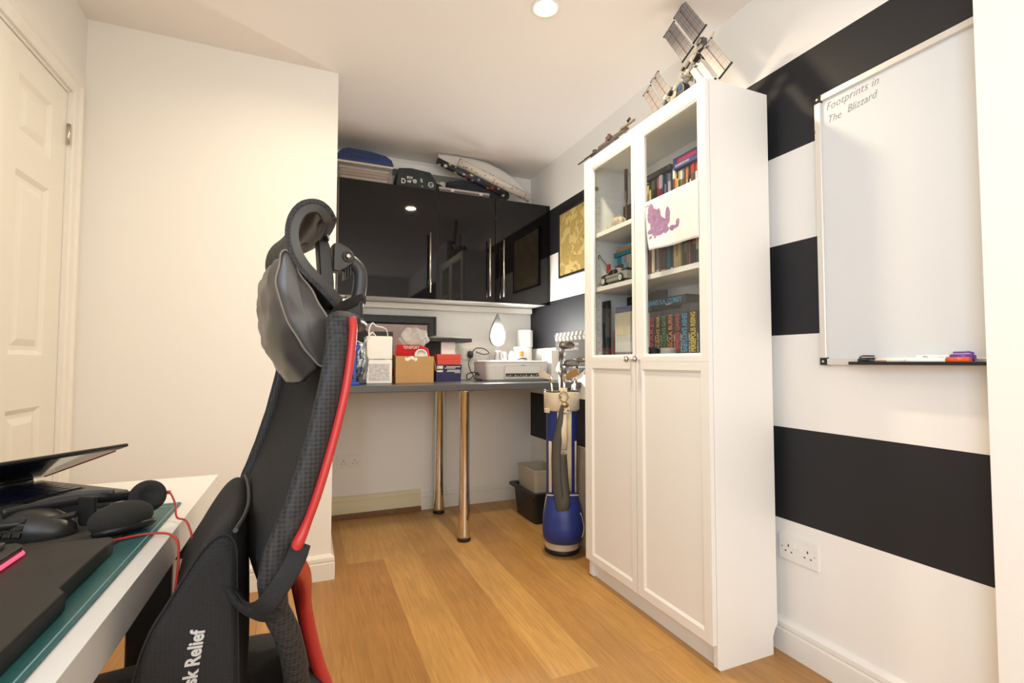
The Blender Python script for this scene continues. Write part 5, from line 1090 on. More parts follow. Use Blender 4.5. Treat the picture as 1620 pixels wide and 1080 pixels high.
# ------------------------------------------------------------------ black tub and clear box under the worktop
tu = thing('storage_tub', 'black plastic tub on the floor behind the golf bag', 'tub', (1.44, 2.98, 0))
TX0, TX1, TY0, TY1 = 1.318, 1.572, 2.80, 3.16
lv = [(TX0+.03, TX1-.02, TY0+.03, TY1-.03, .02, .001), (TX0+.012, TX1-.012, TY0+.012, TY1-.012, .025, .185), (TX0-.016, TX1+.0, TY0-.016, TY1+.016, .03, .186), (TX0-.016, TX1+.0, TY0-.016, TY1+.016, .03, .200), (TX0+.02, TX1-.02, TY0+.02, TY1-.02, .02, .200), (TX0+.03, TX1-.03, TY0+.035, TY1-.035, .02, .02)]
MB().rings(shell(lv), smooth=False).build('tub', M_black, tu)
cl = thing('storage_box', 'cloudy clear plastic box sitting in the black tub', 'box', (1.46, 3.0, .02))
lv = [(TX0+.045, TX1-.045, TY0+.06, TY1-.06, .015, .022), (TX0+.035, TX1-.035, TY0+.045, TY1-.045, .02, .20), (TX0+.030, TX1-.030, TY0+.03, TY1-.04, .02, .325), (TX0+.024, TX1-.024, TY0+.024, TY1-.034, .02, .326), (TX0+.024, TX1-.024, TY0+.024, TY1-.034, .02, .333), (TX0+.036, TX1-.036, TY0+.04, TY1-.05, .02, .333), (TX0+.040, TX1-.040, TY0+.06, TY1-.06, .015, .03)]
M_clr = bpy.data.materials.new('yellowish_clear_plastic'); M_clr.use_nodes = True; _fr(M_clr, (.62, .56, .44), .55, .3)
MB().rings(shell(lv), smooth=False).build('box', M_clr, cl)

# ------------------------------------------------------------------ brick-built models on top of the bookcase
ZB = 2.0205
M_bw = plain((.62, .56, .46), .4); M_bg = plain((.28, .27, .25), .4); M_bd = plain((.10, .095, .09), .4); M_bk = plain((.02, .02, .022), .35); M_bt = plain((.42, .36, .26), .4); M_br = plain((.30, .03, .04), .4)
ss = thing('space_station_model', 'brick-built model space station with gridded solar panels on top of the bookcase', 'model', (1.40, 1.45, ZB))
def solar():
    m = bpy.data.materials.new('solar_panel_print'); m.use_nodes = True; n, l = nodes_of(m); b = n['Principled BSDF']; b.inputs['Roughness'].default_value = .4
    tc = n.new('ShaderNodeTexCoord'); sp = n.new('ShaderNodeSeparateXYZ'); l.new(tc.outputs['UV'], sp.inputs[0])
    def stripes(out, freq, w):
        a = n.new('ShaderNodeMath'); a.operation = 'MULTIPLY'; a.inputs[1].default_value = freq; l.new(out, a.inputs[0])
        f = n.new('ShaderNodeMath'); f.operation = 'FRACT'; l.new(a.outputs[0], f.inputs[0])
        g = n.new('ShaderNodeMath'); g.operation = 'LESS_THAN'; g.inputs[1].default_value = w; l.new(f.outputs[0], g.inputs[0]); return g
    a = stripes(sp.outputs[1], 7, .22); b2 = stripes(sp.outputs[0], 5, .05)
    m1 = n.new('ShaderNodeMix'); m1.data_type = 'RGBA'; m1.inputs[6].default_value = (.27, .25, .245, 1); m1.inputs[7].default_value = (.14, .12, .135, 1); l.new(a.outputs[0], m1.inputs[0])
    m2 = n.new('ShaderNodeMix'); m2.data_type = 'RGBA'; m2.inputs[7].default_value = (.05, .04, .05, 1); l.new(b2.outputs[0], m2.inputs[0]); l.new(m1.outputs[2], m2.inputs[6]); l.new(m2.outputs[2], b.inputs['Base Color']); return m
M_sol = solar()
def panel(p, dl, dw, L, W, label=None):
    """solar panel strip: p = corner, dl long direction, dw width direction"""
    p = Vector(p); dl = Vector(dl).normalized(); dw = Vector(dw); dw = (dw - dl*dw.dot(dl)).normalized(); nn = dl.cross(dw).normalized()*.003
    vs = [p, p+dl*L, p+dl*L+dw*W, p+dw*W]
    vs = vs + [v+nn for v in vs]
    mb = MB().add(vs, [(3, 2, 1, 0), (4, 5, 6, 7), (0, 1, 5, 4), (1, 2, 6, 5), (2, 3, 7, 6), (3, 0, 4, 7)])
    o = mb.build('solar_panel', M_sol, ss)
    uv = o.data.uv_layers.new(name='UVMap'); inv = INV[o.name]
    P0 = inv @ p; ul = inv.to_3x3() @ dl; uw = inv.to_3x3() @ dw
    for lp_ in o.data.loops:
        q = o.data.vertices[lp_.vertex_index].co - P0; uv.data[lp_.index].uv = (q.dot(ul)/L, q.dot(uw)/W)
    e = MB()
    for s in (0, 1): e.tube([p+dl*L*s-dw*.004, p+dl*L*s+dw*(W+.004)], .0038, 8)
    e.build('end_rod', M_bk, o)
    MB().tube([p+dw*W*.5+nn*1.5, p+dl*L+dw*W*.5+nn*1.5], .0008, 6).build('red_strip', plain((.22, .07, .07), .5), o)
    for s in (.08,): MB().box(-.008, .008, -.006, .006, 0, .004, T=Matrix.Translation(p+dl*L*s+dw*W*.5+nn)).build('clip', M_bg, o)
X0 = 1.352
dl = (0.006, -.100, -.165); dw = (0.010, -.088, .035)
panel((X0, 1.585, 2.385), dl, dw, .190, .060); panel((X0+.004, 1.528, 2.428), dl, dw, .190, .066)
panel((X0-.004, 1.436, 2.150), dl, dw, .135, .052); panel((X0, 1.385, 2.195), dl, dw, .165, .056)
panel((X0, 1.722, 2.205), dl, dw, .165, .046); panel((X0+.004, 1.676, 2.242), dl, dw, .150, .046)
core = [(1.590, 2.060, .020), (1.560, 2.080, .024), (1.530, 2.105, .022), (1.500, 2.125, .020), (1.470, 2.160, .020), (1.440, 2.185, .022), (1.415, 2.205, .020), (1.395, 2.225, .018)]
for k in range(len(core)-1):
    (y0, z0, r), (y1, z1, r1) = core[k], core[k+1]
    MB().cyl((X0+.012, y0, z0), (X0+.012, y1, z1), r*.85, r1*.85, 12).build('module', [M_bw, M_bt, M_bw, M_bg, M_bw, M_bw, M_bt][k], ss)
r2 = random.Random(3)
for k in range(46):
    t = r2.random(); y = 1.62 - .24*t + r2.uniform(-.015, .015); z = 2.045 + .175*t + r2.uniform(-.018, .018) + (0.0 if t > .4 else r2.uniform(-.01, .02))
    if z < ZB+.012: z = ZB+.014
    s = r2.uniform(.004, .011); x = X0 + r2.uniform(-.018, .04)
    T = Matrix.Translation((x, y, z)) @ Matrix.Rotation(rad(-35), 4, 'X')
    MB().box(-s, s, -s*r2.uniform(.6, 1.6), s*1.2, -s*.6, s*.6, T=T).build('brick', [M_bw, M_bg, M_bt, M_bd, M_bw, M_bk][r2.randrange(6)], ss)
MB().prism([(1.540, ZB), (1.505, ZB+.11), (1.480, ZB+.115), (1.465, ZB+.09), (1.475, ZB+.02), (1.50, ZB)], 'x', X0-.008, X0+.03).build('dark_hull', M_bk, ss, .003)
MB().cyl((X0-.010, 1.487, ZB+.095), (X0-.004, 1.487, ZB+.095), .010, n=16).build('blue_lens', plain((.03, .10, .22), .1), ss)
MB().box(X0-.01, X0+.014, 1.365, 1.395, 2.205, 2.245, T=None).build('grey_module', M_bd, ss, .001)
MB().prism([(1.365, 2.205), (1.325, 2.245), (1.320, 2.240), (1.352, 2.200)], 'x', X0+.004, X0+.007).build('small_fin', M_bt, ss)
for y in (1.43, 1.51, 1.57): MB().cyl((X0+.012, y, ZB), (X0+.012, y, 2.20 if y < 1.5 else 2.09), .004, n=8).build('stand', M_bg, ss)
sv = thing('spaceship_model', 'long low grey brick-built spaceship model on the far end of the bookcase top', 'model', (1.33, 1.88, ZB))
MB().prism([(1.320, 1.725), (1.302, 1.80), (1.305, 2.02), (1.322, 2.085), (1.345, 2.02), (1.345, 1.80)], 'z', ZB, ZB+.010).build('hull', M_bd, sv) 
def bxs(*L):
    for (a, b, c, d, e_, f, m, nm) in L: MB().box(a, b, c, d, ZB+e_, ZB+f).build(nm, m, sv, .0008, 1)
bxs((1.285, 1.295, 1.74, 2.075, .016, .021, M_bd, 'long_fin'), (1.280, 1.288, 1.98, 2.13, .010, .014, M_bk, 'nose_spar'), (1.30, 1.335, 1.83, 1.99, .010, .032, M_bd, 'deck'), (1.305, 1.33, 1.90, 1.98, .032, .046, plain((.09, .06, .06), .4), 'upper_deck'),
    (1.305, 1.325, 1.76, 1.86, .038, .048, plain((.11, .08, .075), .4), 'spar'), (1.31, 1.32, 1.85, 1.862, .010, .044, M_bg, 'strut'), (1.31, 1.32, 1.765, 1.772, .010, .040, M_bg, 'strut'), (1.30, 1.325, 2.0, 2.04, .010, .034, M_bd, 'turret_base'),
    (1.304, 1.320, 2.01, 2.028, .034, .048, M_bk, 'turret'), (1.305, 1.325, 1.885, 1.915, .044, .066, plain((.10, .05, .06), .4), 'bridge'), (1.309, 1.32, 1.895, 1.905, .066, .076, M_bk, 'mast'), (1.305, 1.32, 1.775, 1.80, .048, .058, plain((.12, .06, .06), .4), 'aft_turret'), (1.29, 1.30, 1.68, 1.78, .036, .044, plain((.16, .13, .09), .4), 'tail_boom'))
MB().cyl((1.300, 1.735, ZB+.058), (1.300, 1.72, ZB+.066), .006, n=10).cyl((1.30, 1.735, ZB+.04), (1.30, 1.735, ZB+.06), .002, n=6).build('antenna_pod', M_bk, sv)

sv.location.x -= .026

# ------------------------------------------------------------------ near desk
DX = -.197; DY_ = 1.405; DT = .750
dk = thing('desk', 'white-topped desk with a thick edge beside the black office chair', 'desk', (-.50, .60, 0))
M_dtop = mat('white_desk_laminate', (.84, .82, .78), .3)
MB().box(XL+.03, DX, -.25, DY_, DT-.052, DT).build('tabletop', M_dtop, dk, .0015, 2)
for x, y in ((DX-.07, DY_-.07), (XL+.10, DY_-.07), (DX-.07, -.18), (XL+.10, -.18)):
    MB().box(x-.025, x+.025, y-.025, y+.025, 0, DT-.0525).build('leg', M_white, dk, .002)
M_teal = mat('teal_desk_mat', (.022, .120, .125), .42, var=.10, vscale=10, bump=.15, bscale=120)
ma = thing('desk_mat', 'teal leather-look desk mat with a pale stitched edge on the white desk', 'mat', (-.5, .7, DT))
mx0, mx1, my0, my1 = -.80, -.222, .40, 1.150
MB().prism(rr_(mx0, mx1, my0, my1, .008), 'z', DT+.0004, DT+.0028).build('mat', M_teal, ma)
MB().tube([(x, y, DT+.0028) for x, y in rr_(mx0+.006, mx1-.006, my0+.006, my1-.006, .006)], .0009, 6, closed=True).build('stitching', plain((.30, .50, .50), .6), ma)
MB().box(-.258, -.232, 1.118, 1.122, DT+.0028, DT+.0034).build('maker_tag', plain((.25, .33, .33), .4), ma)
DM = DT + .003
# black rest in front of the keyboard (a thick padded board with a stepped edge)
rs = thing('wrist_rest', 'thick black wedge-edged board covering the near corner of the teal mat', 'rest', (-.4, .7, DM))
RX = -.258
pts = [(-.80, .30), (RX+.016, .30), (RX+.016, .700), (RX+.006, .715), (RX+.006, .882), (RX-.002, .892), (-.80, .892)]
MB().prism([(x, y) for x, y in pts], 'z', DM, DM+.022).build('board', mat('black_rubbery_board', (.020, .018, .016), .55, bump=.1, bscale=200), rs, .0035, 3)
# keyboard with a glowing pink edge
kb = thing('keyboard', 'black keyboard corner with a glowing pink edge strip at the left frame edge', 'keyboard', (-.5, .8, DM+.022))
KZ = DM + .0225
MB().prism([(-.75, .62), (-.348, .62), (-.338, .63), (-.338, .845), (-.348, .858), (-.75, .858)], 'z', KZ, KZ+.014).build('body', M_black, kb, .002)
for i in range(9):
    for j in range(5):
        x, y = -.362-.0195*i, .835-.0205*j
        if (i + 3*j) % 9 < 9: MB().prism([(x-.008, y-.008), (x+.008, y-.008), (x+.008, y+.008), (x-.008, y+.008)], 'z', KZ+.014, KZ+.021).build('key', M_dkgrey, kb, .0015, 1)
MB().tube([(-.337, .64, KZ+.004), (-.337, .842, KZ+.004)], .0028, 8).tube([(-.337, .842, KZ+.004), (-.348, .858, KZ+.004), (-.40, .8585, KZ+.004)], .0028, 8).build('glowing_strip', mat('pink_light_strip', (.7, .05, .12), .4, emit=(1, .08, .16), estr=1.3), kb)
# black mouse pad and the many-buttoned mouse
mp2 = thing('mouse_pad', 'small dark grey mouse pad between the laptop and the headset', 'mat', (-.36, 1.0, DM))
MB().prism(rr_(-.46, -.262, .905, 1.090, .02), 'z', DM, DM+.003).build('pad', mat('dark_cloth_pad', (.035, .032, .030), .9), mp2)
mo = thing('mouse', 'black ergonomic mouse with a grid of thumb buttons on its side', 'mouse', (-.37, 1.0, DM+.003))
MZ = DM + .0035
ax = Vector((cos(rad(40)), sin(rad(40)) * -.15, 0)).normalized(); 
ang_m = rad(-14)
Tm = Matrix.Translation((-.402, 1.010, MZ)) @ Matrix.Rotation(ang_m, 4, 'Z')
def mouse(u, v):
    th = 2*pi*u; ph = -pi/2*.0 + pi/2*v; c_ = cos(ph)**.75 if v < 1 else 0
    x = .068*c_*cos(th); y = .037*c_*sin(th); hh = .042*(1-.30*(x/.068)**1 * (1 if x > 0 else .6))
    return Tm @ Vector((x*(1.02), y, .004 + hh*sin(ph)**.9))
MB().grid(mouse, 40, 14).build('body', mat('mouse_shell', (.022, .022, .022), .35), mo)
MB().prism([(.070*cos(t), .040*sin(t)) for t in [2*pi*k/32 for k in range(32)]], 'z', 0, .004, T=Tm).build('base', M_black, mo)
for i in range(4):
    for j in range(3):
        T = Tm @ Matrix.Translation((-.022+.0125*i, -.0365+.0045*j, .0115+.0088*j)) @ Matrix.Rotation(rad(-28-10*j), 4, 'X')
        MB().box(-.0052, .0052, -.003, .002, -.0036, .0036, T=T).build('side_button', mat('side_button_plastic', (.012, .012, .012), .18), mo, .001, 2) if (i, j) == (0, 0) else MB().box(-.0052, .0052, -.003, .002, -.0036, .0036, T=T).build('side_button', bpy.data.materials['side_button_plastic'], mo, .001, 2)
MB().tube([Tm @ Vector((-.066, -.010, .028)), Tm @ Vector((-.055, -.012, .036)), Tm @ Vector((-.040, -.012, .041))], (.0022, .0012), 8).build('green_light', mat('green_light', (.3, .6, .05), .3, emit=(.45, .9, .06), estr=1.2), mo)
# laptop: nearly shut lid rising towards the chair
al = rad(40)
rv = Vector((-sin(al), -cos(al), 0)); bv = Vector((-cos(al), sin(al), 0))
Kc = Vector((-.318, 1.186, 0)); LH = .255; LW = .36; zL0 = DM + .0120
lt = thing('laptop', 'dark laptop with its lid almost closed, at the left edge on the white desk', 'laptop', (-.55, 1.1, DT))
TL = Matrix(((rv.x, bv.x, 0, Kc.x), (rv.y, bv.y, 0, Kc.y), (0, 0, 1, DT+.004), (0, 0, 0, 1)))   # local x along the front edge, y towards the hinge
M_lap = mat('dark_laptop_shell', (.045, .045, .055), .35, .4)
MB().box(0, LW, 0, LH, .004, .024, T=TL).build('base', M_lap, lt, .003, 3)
for x, y in ((.03, .03), (LW-.03, .03), (.03, LH-.03), (LW-.03, LH-.03)): MB().box(x-.012, x+.012, y-.006, y+.006, -.004+.0005, .004, T=TL).build('rubber_foot', M_black, lt)
kw = MB().box(.018, LW-.012, .095, LH-.030, .0235, .0246, T=TL).build('key_bed', M_black, lt)
M_key = mat('blue_black_keys', (.018, .022, .05), .3)
for i in range(17):
    for j in range(6):
        x0 = .022+.0190*i; y0 = .098+.0210*j
        if x0+.017 < LW-.014: MB().box(x0, x0+.0168, y0, y0+.0178, .0246, .0262, T=TL).build('key', M_key, kw)
MB().box(.12, .23, .012, .085, .0236, .0243, T=TL).build('touchpad', mat('touchpad', (.06, .06, .075), .25, .3), lt)
MB().cyl(TL @ Vector((.02, LH-.004, .026)), TL @ Vector((.09, LH-.004, .026)), .007, n=12).build('hinge', M_black, lt)
MB().cyl(TL @ Vector((LW-.09, LH-.004, .026)), TL @ Vector((LW-.02, LH-.004, .026)), .007, n=12).build('hinge', M_black, lt)
lid = rad(17.5)
Tl = TL @ Matrix.Translation((0, LH-.004, .030)) @ Matrix.Rotation(-lid, 4, 'X') @ Matrix.Rotation(pi, 4, 'X')
# lid local: y runs from the hinge to the free edge, z is towards the keyboard
MB().box(0, LW, 0, LH+.004, -.0065, 0, T=Tl).build('lid', M_black, lt, .002, 2)
MB().box(.006, LW-.006, .012, LH-.006, 0.0001, .0008, T=Tl).build('screen', mat('laptop_screen', (.010, .013, .022), .06), lt)
MB().tube([Tl @ Vector((.003, .01, .001)), Tl @ Vector((.003, LH-.03, .001))], .0012, 6).build('red_line', mat('red_trim', (.5, .03, .03), .4), lt)

# ------------------------------------------------------------------ headset lying on the desk
hs = thing('headset', 'black on-ear headset with foam ear pads lying on the teal mat', 'headset', (-.28, 1.02, DM))
M_foam = mat('black_foam', (.020, .019, .018), .9, bump=.5, bscale=300)
c1 = Vector((-.253, 1.045, .793)); n1 = Vector((.30, -.86, .28)).normalized()
a_ = n1.orthogonal().normalized()
def disc(c, n_, prof, m, name, par, ex=1.0):
    n_ = n_.normalized(); up = Vector((0, 0, 1)); b_ = (up - n_*up.dot(n_)).normalized(); a_ = b_.cross(n_)
    return MB().rings([[c + n_*h + (a_*cos(2*pi*k/32)*ex + b_*sin(2*pi*k/32))*r for k in range(32)] for r, h in prof]).build(name, m, par)
disc(c1, n1, [(.018, -.014), (.025, -.012), (.0265, -.004), (.0275, .002), (.0265, .009), (.021, .0125), (.013, .011), (.010, .007), (.001, .006)], M_foam, 'ear_pad', hs, 1.0)
disc(c1, n1, [(.016, -.020), (.020, -.018), (.021, -.012)], M_black, 'ear_cup', hs)
c2 = Vector((-.268, .972, DM+.016)); 
Te = Matrix.Translation(c2) @ Matrix.Rotation(rad(38), 4, 'Z') @ Matrix.Rotation(rad(-14), 4, 'X') @ Matrix.Rotation(rad(0), 4, 'Y')
MB().ell((0, 0, .010), .044, .031, .026, T=Te, n=28, m=14).build('ear_pad', M_foam, hs)
MB().ell((.004, .002, -.006), .043, .028, .009, T=Te, n=28, m=10, p=.8).build('ear_cup', M_black, hs)
zh = .795
MB().tube(smooth_path([c1 - n1*.016, (-.275, 1.065, .792), (-.31, 1.045, .797), (-.345, 1.03, .800), (-.385, 1.01, .800), (-.42, .985, .798)], 6), (.0085, .0045), 10, flat=(0, 0, 1)).build('headband', M_black, hs)
MB().tube(smooth_path([(-.30, 1.040, .806), (-.345, 1.045, .806), (-.39, 1.02, .803), (-.43, .985, .790)], 6), (.0045, .003), 10, flat=(0, 0, 1)).build('headband_arm', M_dkgrey, hs)
MB().tube(smooth_path([(-.335, 1.000, .785), (-.37, .985, .783), (-.41, .975, .783), (-.435, .965, .786)], 6), (.005, .003), 10, flat=(0, 0, 1)).build('headband_arm', M_black, hs)
MB().prism([(-.012, -.038), (.012, -.038), (.014, -.030), (.014, .010), (-.014, .010), (-.014, -.030)], 'y', -.004, .004, T=Matrix.Translation((-.325, 1.010, .800)) @ Matrix.Rotation(rad(-25), 4, 'Z')).build('slider_clip', M_black, hs, .003)
M_cord = mat('red_cable', (.50, .035, .03), .4)
ca = smooth_path([c1 + Vector((.024, .010, .002)), (-.222, 1.055, .793), (-.212, 1.045, .775), (-.205, 1.025, .757), (-.186, 1.00, .755), (-.172, .975, .73), (-.166, .945, .69), (-.170, .90, .64), (-.180, .87, .60), (-.185, .86, .56)], 6)
MB().tube(ca, .0017, 8).build('red_lead', M_cord, hs)
MB().cyl(c1 + Vector((.020, .008, .002)), c1 + Vector((.030, .014, .001)), .0032, n=10).build('lead_strain_relief', M_red, hs)
cb2 = smooth_path([(-.275, .925, DM+.004), (-.255, .940, DM+.003), (-.235, .948, DM+.003), (-.212, .945, DT+.006), (-.194, .935, DT+.004), (-.181, .918, DT-.006), (-.176, .895, .71), (-.178, .87, .65), (-.184, .86, .58)], 6)
MB().tube(cb2, .0019, 8).build('red_lead', M_cord, hs)

# ------------------------------------------------------------------ office chair
ca_ = rad(9)
ch = thing('office_chair', 'black mesh high-back office chair with a red frame facing the white desk', 'chair', (0, .86, 0), pi + ca_)
M_mesh = mesh_cloth('black_chair_mesh', (.003, .003, .0035), (.010, .010, .011), 420)
M_trim = mesh_cloth('woven_edge_trim', (.004, .004, .004), (.032, .031, .032), 190, .7, (1, 1, 1))
M_cush = mesh_cloth('ribbed_black_fabric', (.003, .003, .0035), (.011, .011, .012), 230, .85)
def itp(tab, x):
    if x <= tab[0][0]: return tab[0][1]
    for (a, b), (c, d) in zip(tab, tab[1:]):
        if x <= c:
            t = (x-a)/(c-a); return b + (d-b)*t
    return tab[-1][1]
# profile of the back by height: forward offset of its side edges, half width
EF = [(.50, -.045), (.515, -.022), (.545, .004), (.575, .020), (.61, .030), (.66, .038), (.70, .048), (.74, .064), (.78, .070), (.81, .066), (.83, .058), (.87, .044), (.93, .027), (1.0, .012), (1.05, .004), (1.085, .001)]
EC = [(.50, -.01), (.60, .0), (.70, .016), (.80, .012), (.88, -.012), (.98, -.040), (1.085, -.055)]
EW = [(.50, .13), (.60, .15), (.70, .195), (.78, .226), (.86, .236), (1.0, .236), (1.05, .232), (1.085, .215)]
def backp(ly_, z, off=0.0):
    w = itp(EW, z); t = max(-1, min(1, ly_/w))
    return Vector((itp(EF, z) + off + (1-t*t)*itp(EC, z), ly_, z))
MB().grid(lambda u, v: backp((-1+2*u)*itp(EW, .515+.565*v)*.97, .515+.565*v), 30, 48, thick=.004).build('backrest', M_mesh, ch, world=False)
def edge(s, off, lyoff, zz): return [backp(s*(itp(EW, z)+lyoff), z, off) for z in zz]
zz = [.60+.01*k for k in range(49)]
loop = edge(1, -.002, -.004, zz) + [backp(.215*(1-k/9), 1.083+.006*sin(pi*min(1, k/9)), -.002) for k in range(1, 18)] + edge(-1, -.002, -.004, zz[::-1])
MB().tube(smooth_path(loop, 2), (.0150, .0105), 12, flat=(1, 0, 0)).build('edge_trim', M_trim, ch, world=False)
def stile(s):
    p = [backp(s*(itp(EW, z)+.004), z, -.019) for z in (1.082, 1.06, 1.0, .94, .88, .84, .815)]
    q = [Vector((.040, s*.195, .785)), Vector((.022, s*.13, .745)), Vector((.008, s*.065, .70)), Vector((.000, s*.022, .65)), Vector((-.010, s*.010, .60)), Vector((-.024, s*.003, .545)), Vector((-.042, 0, .49)), Vector((-.045, 0, .445)), Vector((-.02, 0, .422)), Vector((.06, 0, .42))]
    pts = smooth_path(p + q, 5); n = len(pts); k0 = 24
    rr = [((.0050 + .0055*max(0, min(1, (i-k0)/14)), .0075 + .0050*max(0, min(1, (i-k0)/14)))) for i in range(n)]
    return MB().tube(pts, rr, 14, flat=(1, 0, 0)).build('frame_stile', M_red, ch, world=False)
stile(1); stile(-1)
MB().tube([backp(.218*(1-k/9), 1.084, -.020) for k in range(0, 19)], (.007, .006), 12).build('top_rail', M_black, ch, world=False)
# strap holding the cushion, seen over the red frame
def band(pts, w, t, name, m, par=ch, flat=(0, 0, 1)): return MB().tube(smooth_path(pts, 6), (w, t), 12, flat=flat).build(name, m, par, world=False)
# lumbar cushion
cu = thing('lumbar_cushion', 'thick black ribbed lumbar cushion strapped to the front of the office chair back', 'cushion', (0, .86, 0), pi + ca_)
def cush(u, v):
    """u round the side profile (fx,z), v across the width"""
    t = -1 + 2*v; a = 2*pi*u
    F = [(0, .088, .700), (.10, .086, .765), (.18, .090, .812), (.23, .106, .828), (.30, .128, .818), (.38, .158, .778), (.46, .184, .735), (.55, .198, .680), (.65, .190, .620), (.75, .160, .565), (.84, .115, .548), (.92, .088, .600), (1, .088, .700)]
    return F, t
F_ = [(.094, .66), (.096, .72), (.098, .775), (.100, .812), (.112, .828), (.130, .820), (.150, .792), (.168, .760), (.186, .728), (.198, .690), (.203, .650), (.196, .600), (.172, .560), (.135, .545), (.105, .560), (.094, .60)]
SF = smooth_path([(a, 0, b) for a, b in F_], 4, closed=True)
cx_, cz_ = .145, .690
rings = []
for t in [-1, -.985, -.94, -.8, -.55, -.25, 0, .25, .55, .8, .94, .985, 1]:
    sh_ = {1: .80, .985: .90, .94: .965, .8: 1.0, .55: 1.0, .25: 1.0, 0: 1.0}[abs(t)]
    wrap = .016*abs(t)**2 - .006 if True else 0
    rings.append([(cx_ + (p.x-cx_)*sh_*(1-.10*(1-t*t)) - .010*(1-t*t) - .014*(1-t), .168*t, cz_ + (p.z-cz_)*sh_ - .008*(1-abs(t))) for p in SF])
MB().rings(rings).build('body', M_cush, cu, world=False)
seam = [(cx_ + (p.x-cx_)*.955, .162, cz_ + (p.z-cz_)*.955) for p in SF]
MB().tube(seam, .0014, 8, closed=True).build('piping', M_cush, cu, world=False); mat('grey_piping', (.045, .045, .047), .6)
topseam = [(.103 - .010*(1-t*t) - .014*(1-t), .160*t, .824 - .010*(1-abs(t))) for t in [-1+.1*k for k in range(21)]]
MB().tube(topseam, .003, 8).build('piping', bpy.data.materials['grey_piping'], cu, world=False)
TT = Matrix(((0, 1, 0, .142), (0, 0, 1, .1686), (1, 0, 0, .638), (0, 0, 0, 1)))
TT = TT @ Matrix.Rotation(rad(-7), 4, 'Z')
tm = letters('Desk Relief', .0200, mat('pale_print', (.50, .49, .47), .7), Matrix.Identity(4), None, 'printed_lettering', .0004, .88, bold=.0006)
tm.data.transform(TT); tm.parent = cu
band([(.100, .150, .750), (.090, .200, .748), (.078, .240, .760), (.062, .252, .785), (.048, .250, .808), (.040, .236, .820)], .011, .0018, 'strap', mat('black_webbing', (.012, .012, .013), .8, bump=.4, bscale=300), cu, (.6, 0, .8))
band([(.104, .155, .752), (.094, .180, .740), (.080, .205, .738), (.070, .225, .748)], .018, .006, 'strap_loop', M_cush, cu, (.6, 0, .8))
# seat
SFW = [(-.035, 0.0), (.0, .015), (.10, .012), (.25, .0), (.40, .0), (.47, -.012), (.50, -.045)]
def seat_top(u, v):
    x = -.030 + .52*u; ly_ = (-1+2*v)*.245*(1-.10*(2*u-1)**4)
    e = (1-abs(2*v-1)**6)**.5 if abs(2*v-1) < 1 else 0; f = (1-abs(2*u-1)**8)**.5 if abs(2*u-1) < 1 else 0
    return (x, ly_, .475 + .055*e*f - .012*(1-(2*v-1)**2)*sin(pi*u))
MB().grid(seat_top, 30, 30, thick=.0).grid(lambda u, v: (seat_top(u, 1-v)[0], seat_top(u, 1-v)[1], .475 - .028*(1-abs(2*v-1)**6)*(1-abs(2*u-1)**6)), 30, 30).build('seat', mat('black_seat_fabric', (.012, .012, .013), .8, bump=.4, bscale=250), ch, world=False)
MB().box(.10, .34, -.09, .09, .395, .455).build('seat_mechanism', M_black, ch, .008, world=False)
MB().cyl((.22, 0, .14), (.22, 0, .40), .028, n=20).cyl((.22, 0, .10), (.22, 0, .26), .036, n=20).build('gas_lift', M_black, ch, world=False)
for k in range(5):
    a = 2*pi*k/5 + .55; d_ = Vector((cos(a), sin(a), 0)); c_ = Vector((.22, 0, 0))
    o = MB().tube([c_ + d_*.02 + Vector((0, 0, .115)), c_ + d_*.16 + Vector((0, 0, .105)), c_ + d_*.29 + Vector((0, 0, .078))], [(.022, .032), (.018, .026), (.013, .019)], 12, flat=(0, 0, 1)).build('base_spoke', M_black, ch, world=False)
    cc = c_ + d_*.29; s_ = Vector((-d_.y, d_.x, 0))
    w = MB().cyl(cc - s_*.024 + Vector((0, 0, .0295)), cc - s_*.006 + Vector((0, 0, .0295)), .029, n=20).cyl(cc + s_*.006 + Vector((0, 0, .0295)), cc + s_*.024 + Vector((0, 0, .0295)), .029, n=20).cyl(cc + Vector((0, 0, .03)), cc + Vector((0, 0, .075)), .008, n=10).cyl(cc - s_*.008 + Vector((0, 0, .0295)), cc + s_*.008 + Vector((0, 0, .0295)), .01, n=10)
    w.build('castor', M_black, o, world=False)
# armrest on the far side
ar = MB().box(.150, .385, -.345, -.275, .655, .682).build('armrest_pad', mat('armrest_pu', (.020, .018, .017), .5), ch, .008, 3, world=False)
MB().box(.185, .255, -.325, -.300, .45, .655).build('armrest_post', M_black, ch, .006, world=False)
MB().tube([(.22, -.312, .46), (.22, -.27, .44), (.22, -.08, .432)], (.03, .010), 12, flat=(1, 0, 0)).build('armrest_bracket', M_black, ch, world=False)
# headrest: a C-shaped shell with a mesh front, on a post and hinged bracket
HP = smooth_path([(a, 0, b) for a, b in [(-.020, 1.112), (.004, 1.135), (.026, 1.155), (.040, 1.176), (.046, 1.202), (.042, 1.226), (.030, 1.243), (.012, 1.249), (-.002, 1.243), (-.012, 1.230)]], 5)
def hring(off, wd, m, name, th, i0=0, i1=None):
    P_ = HP[i0:i1]; N_ = len(P_)
    def fn(u, v):
        k = v*(N_-1); i = min(int(k), N_-2); f = k - i; p = P_[i].lerp(P_[i+1], f)
        tn = (P_[min(i+1, N_-1)] - P_[i]).normalized(); nrm = Vector((-tn.z, 0, tn.x)) if False else Vector((tn.z, 0, -tn.x))
        s = -1 + 2*u; q = p + nrm*off
        vv = v*(N_-1)/(len(HP)-1)
        return (q.x - .010*(1-s*s), s*wd*(1 - .10*(2*v-1)**4), q.z)
    return MB().grid(fn, 22, 40, thick=th)
M_shell = mat('grey_black_shell', (.045, .042, .038), .38)
hring(.001, .134, None, '', .012).build('headrest_shell', M_shell, ch, world=False)
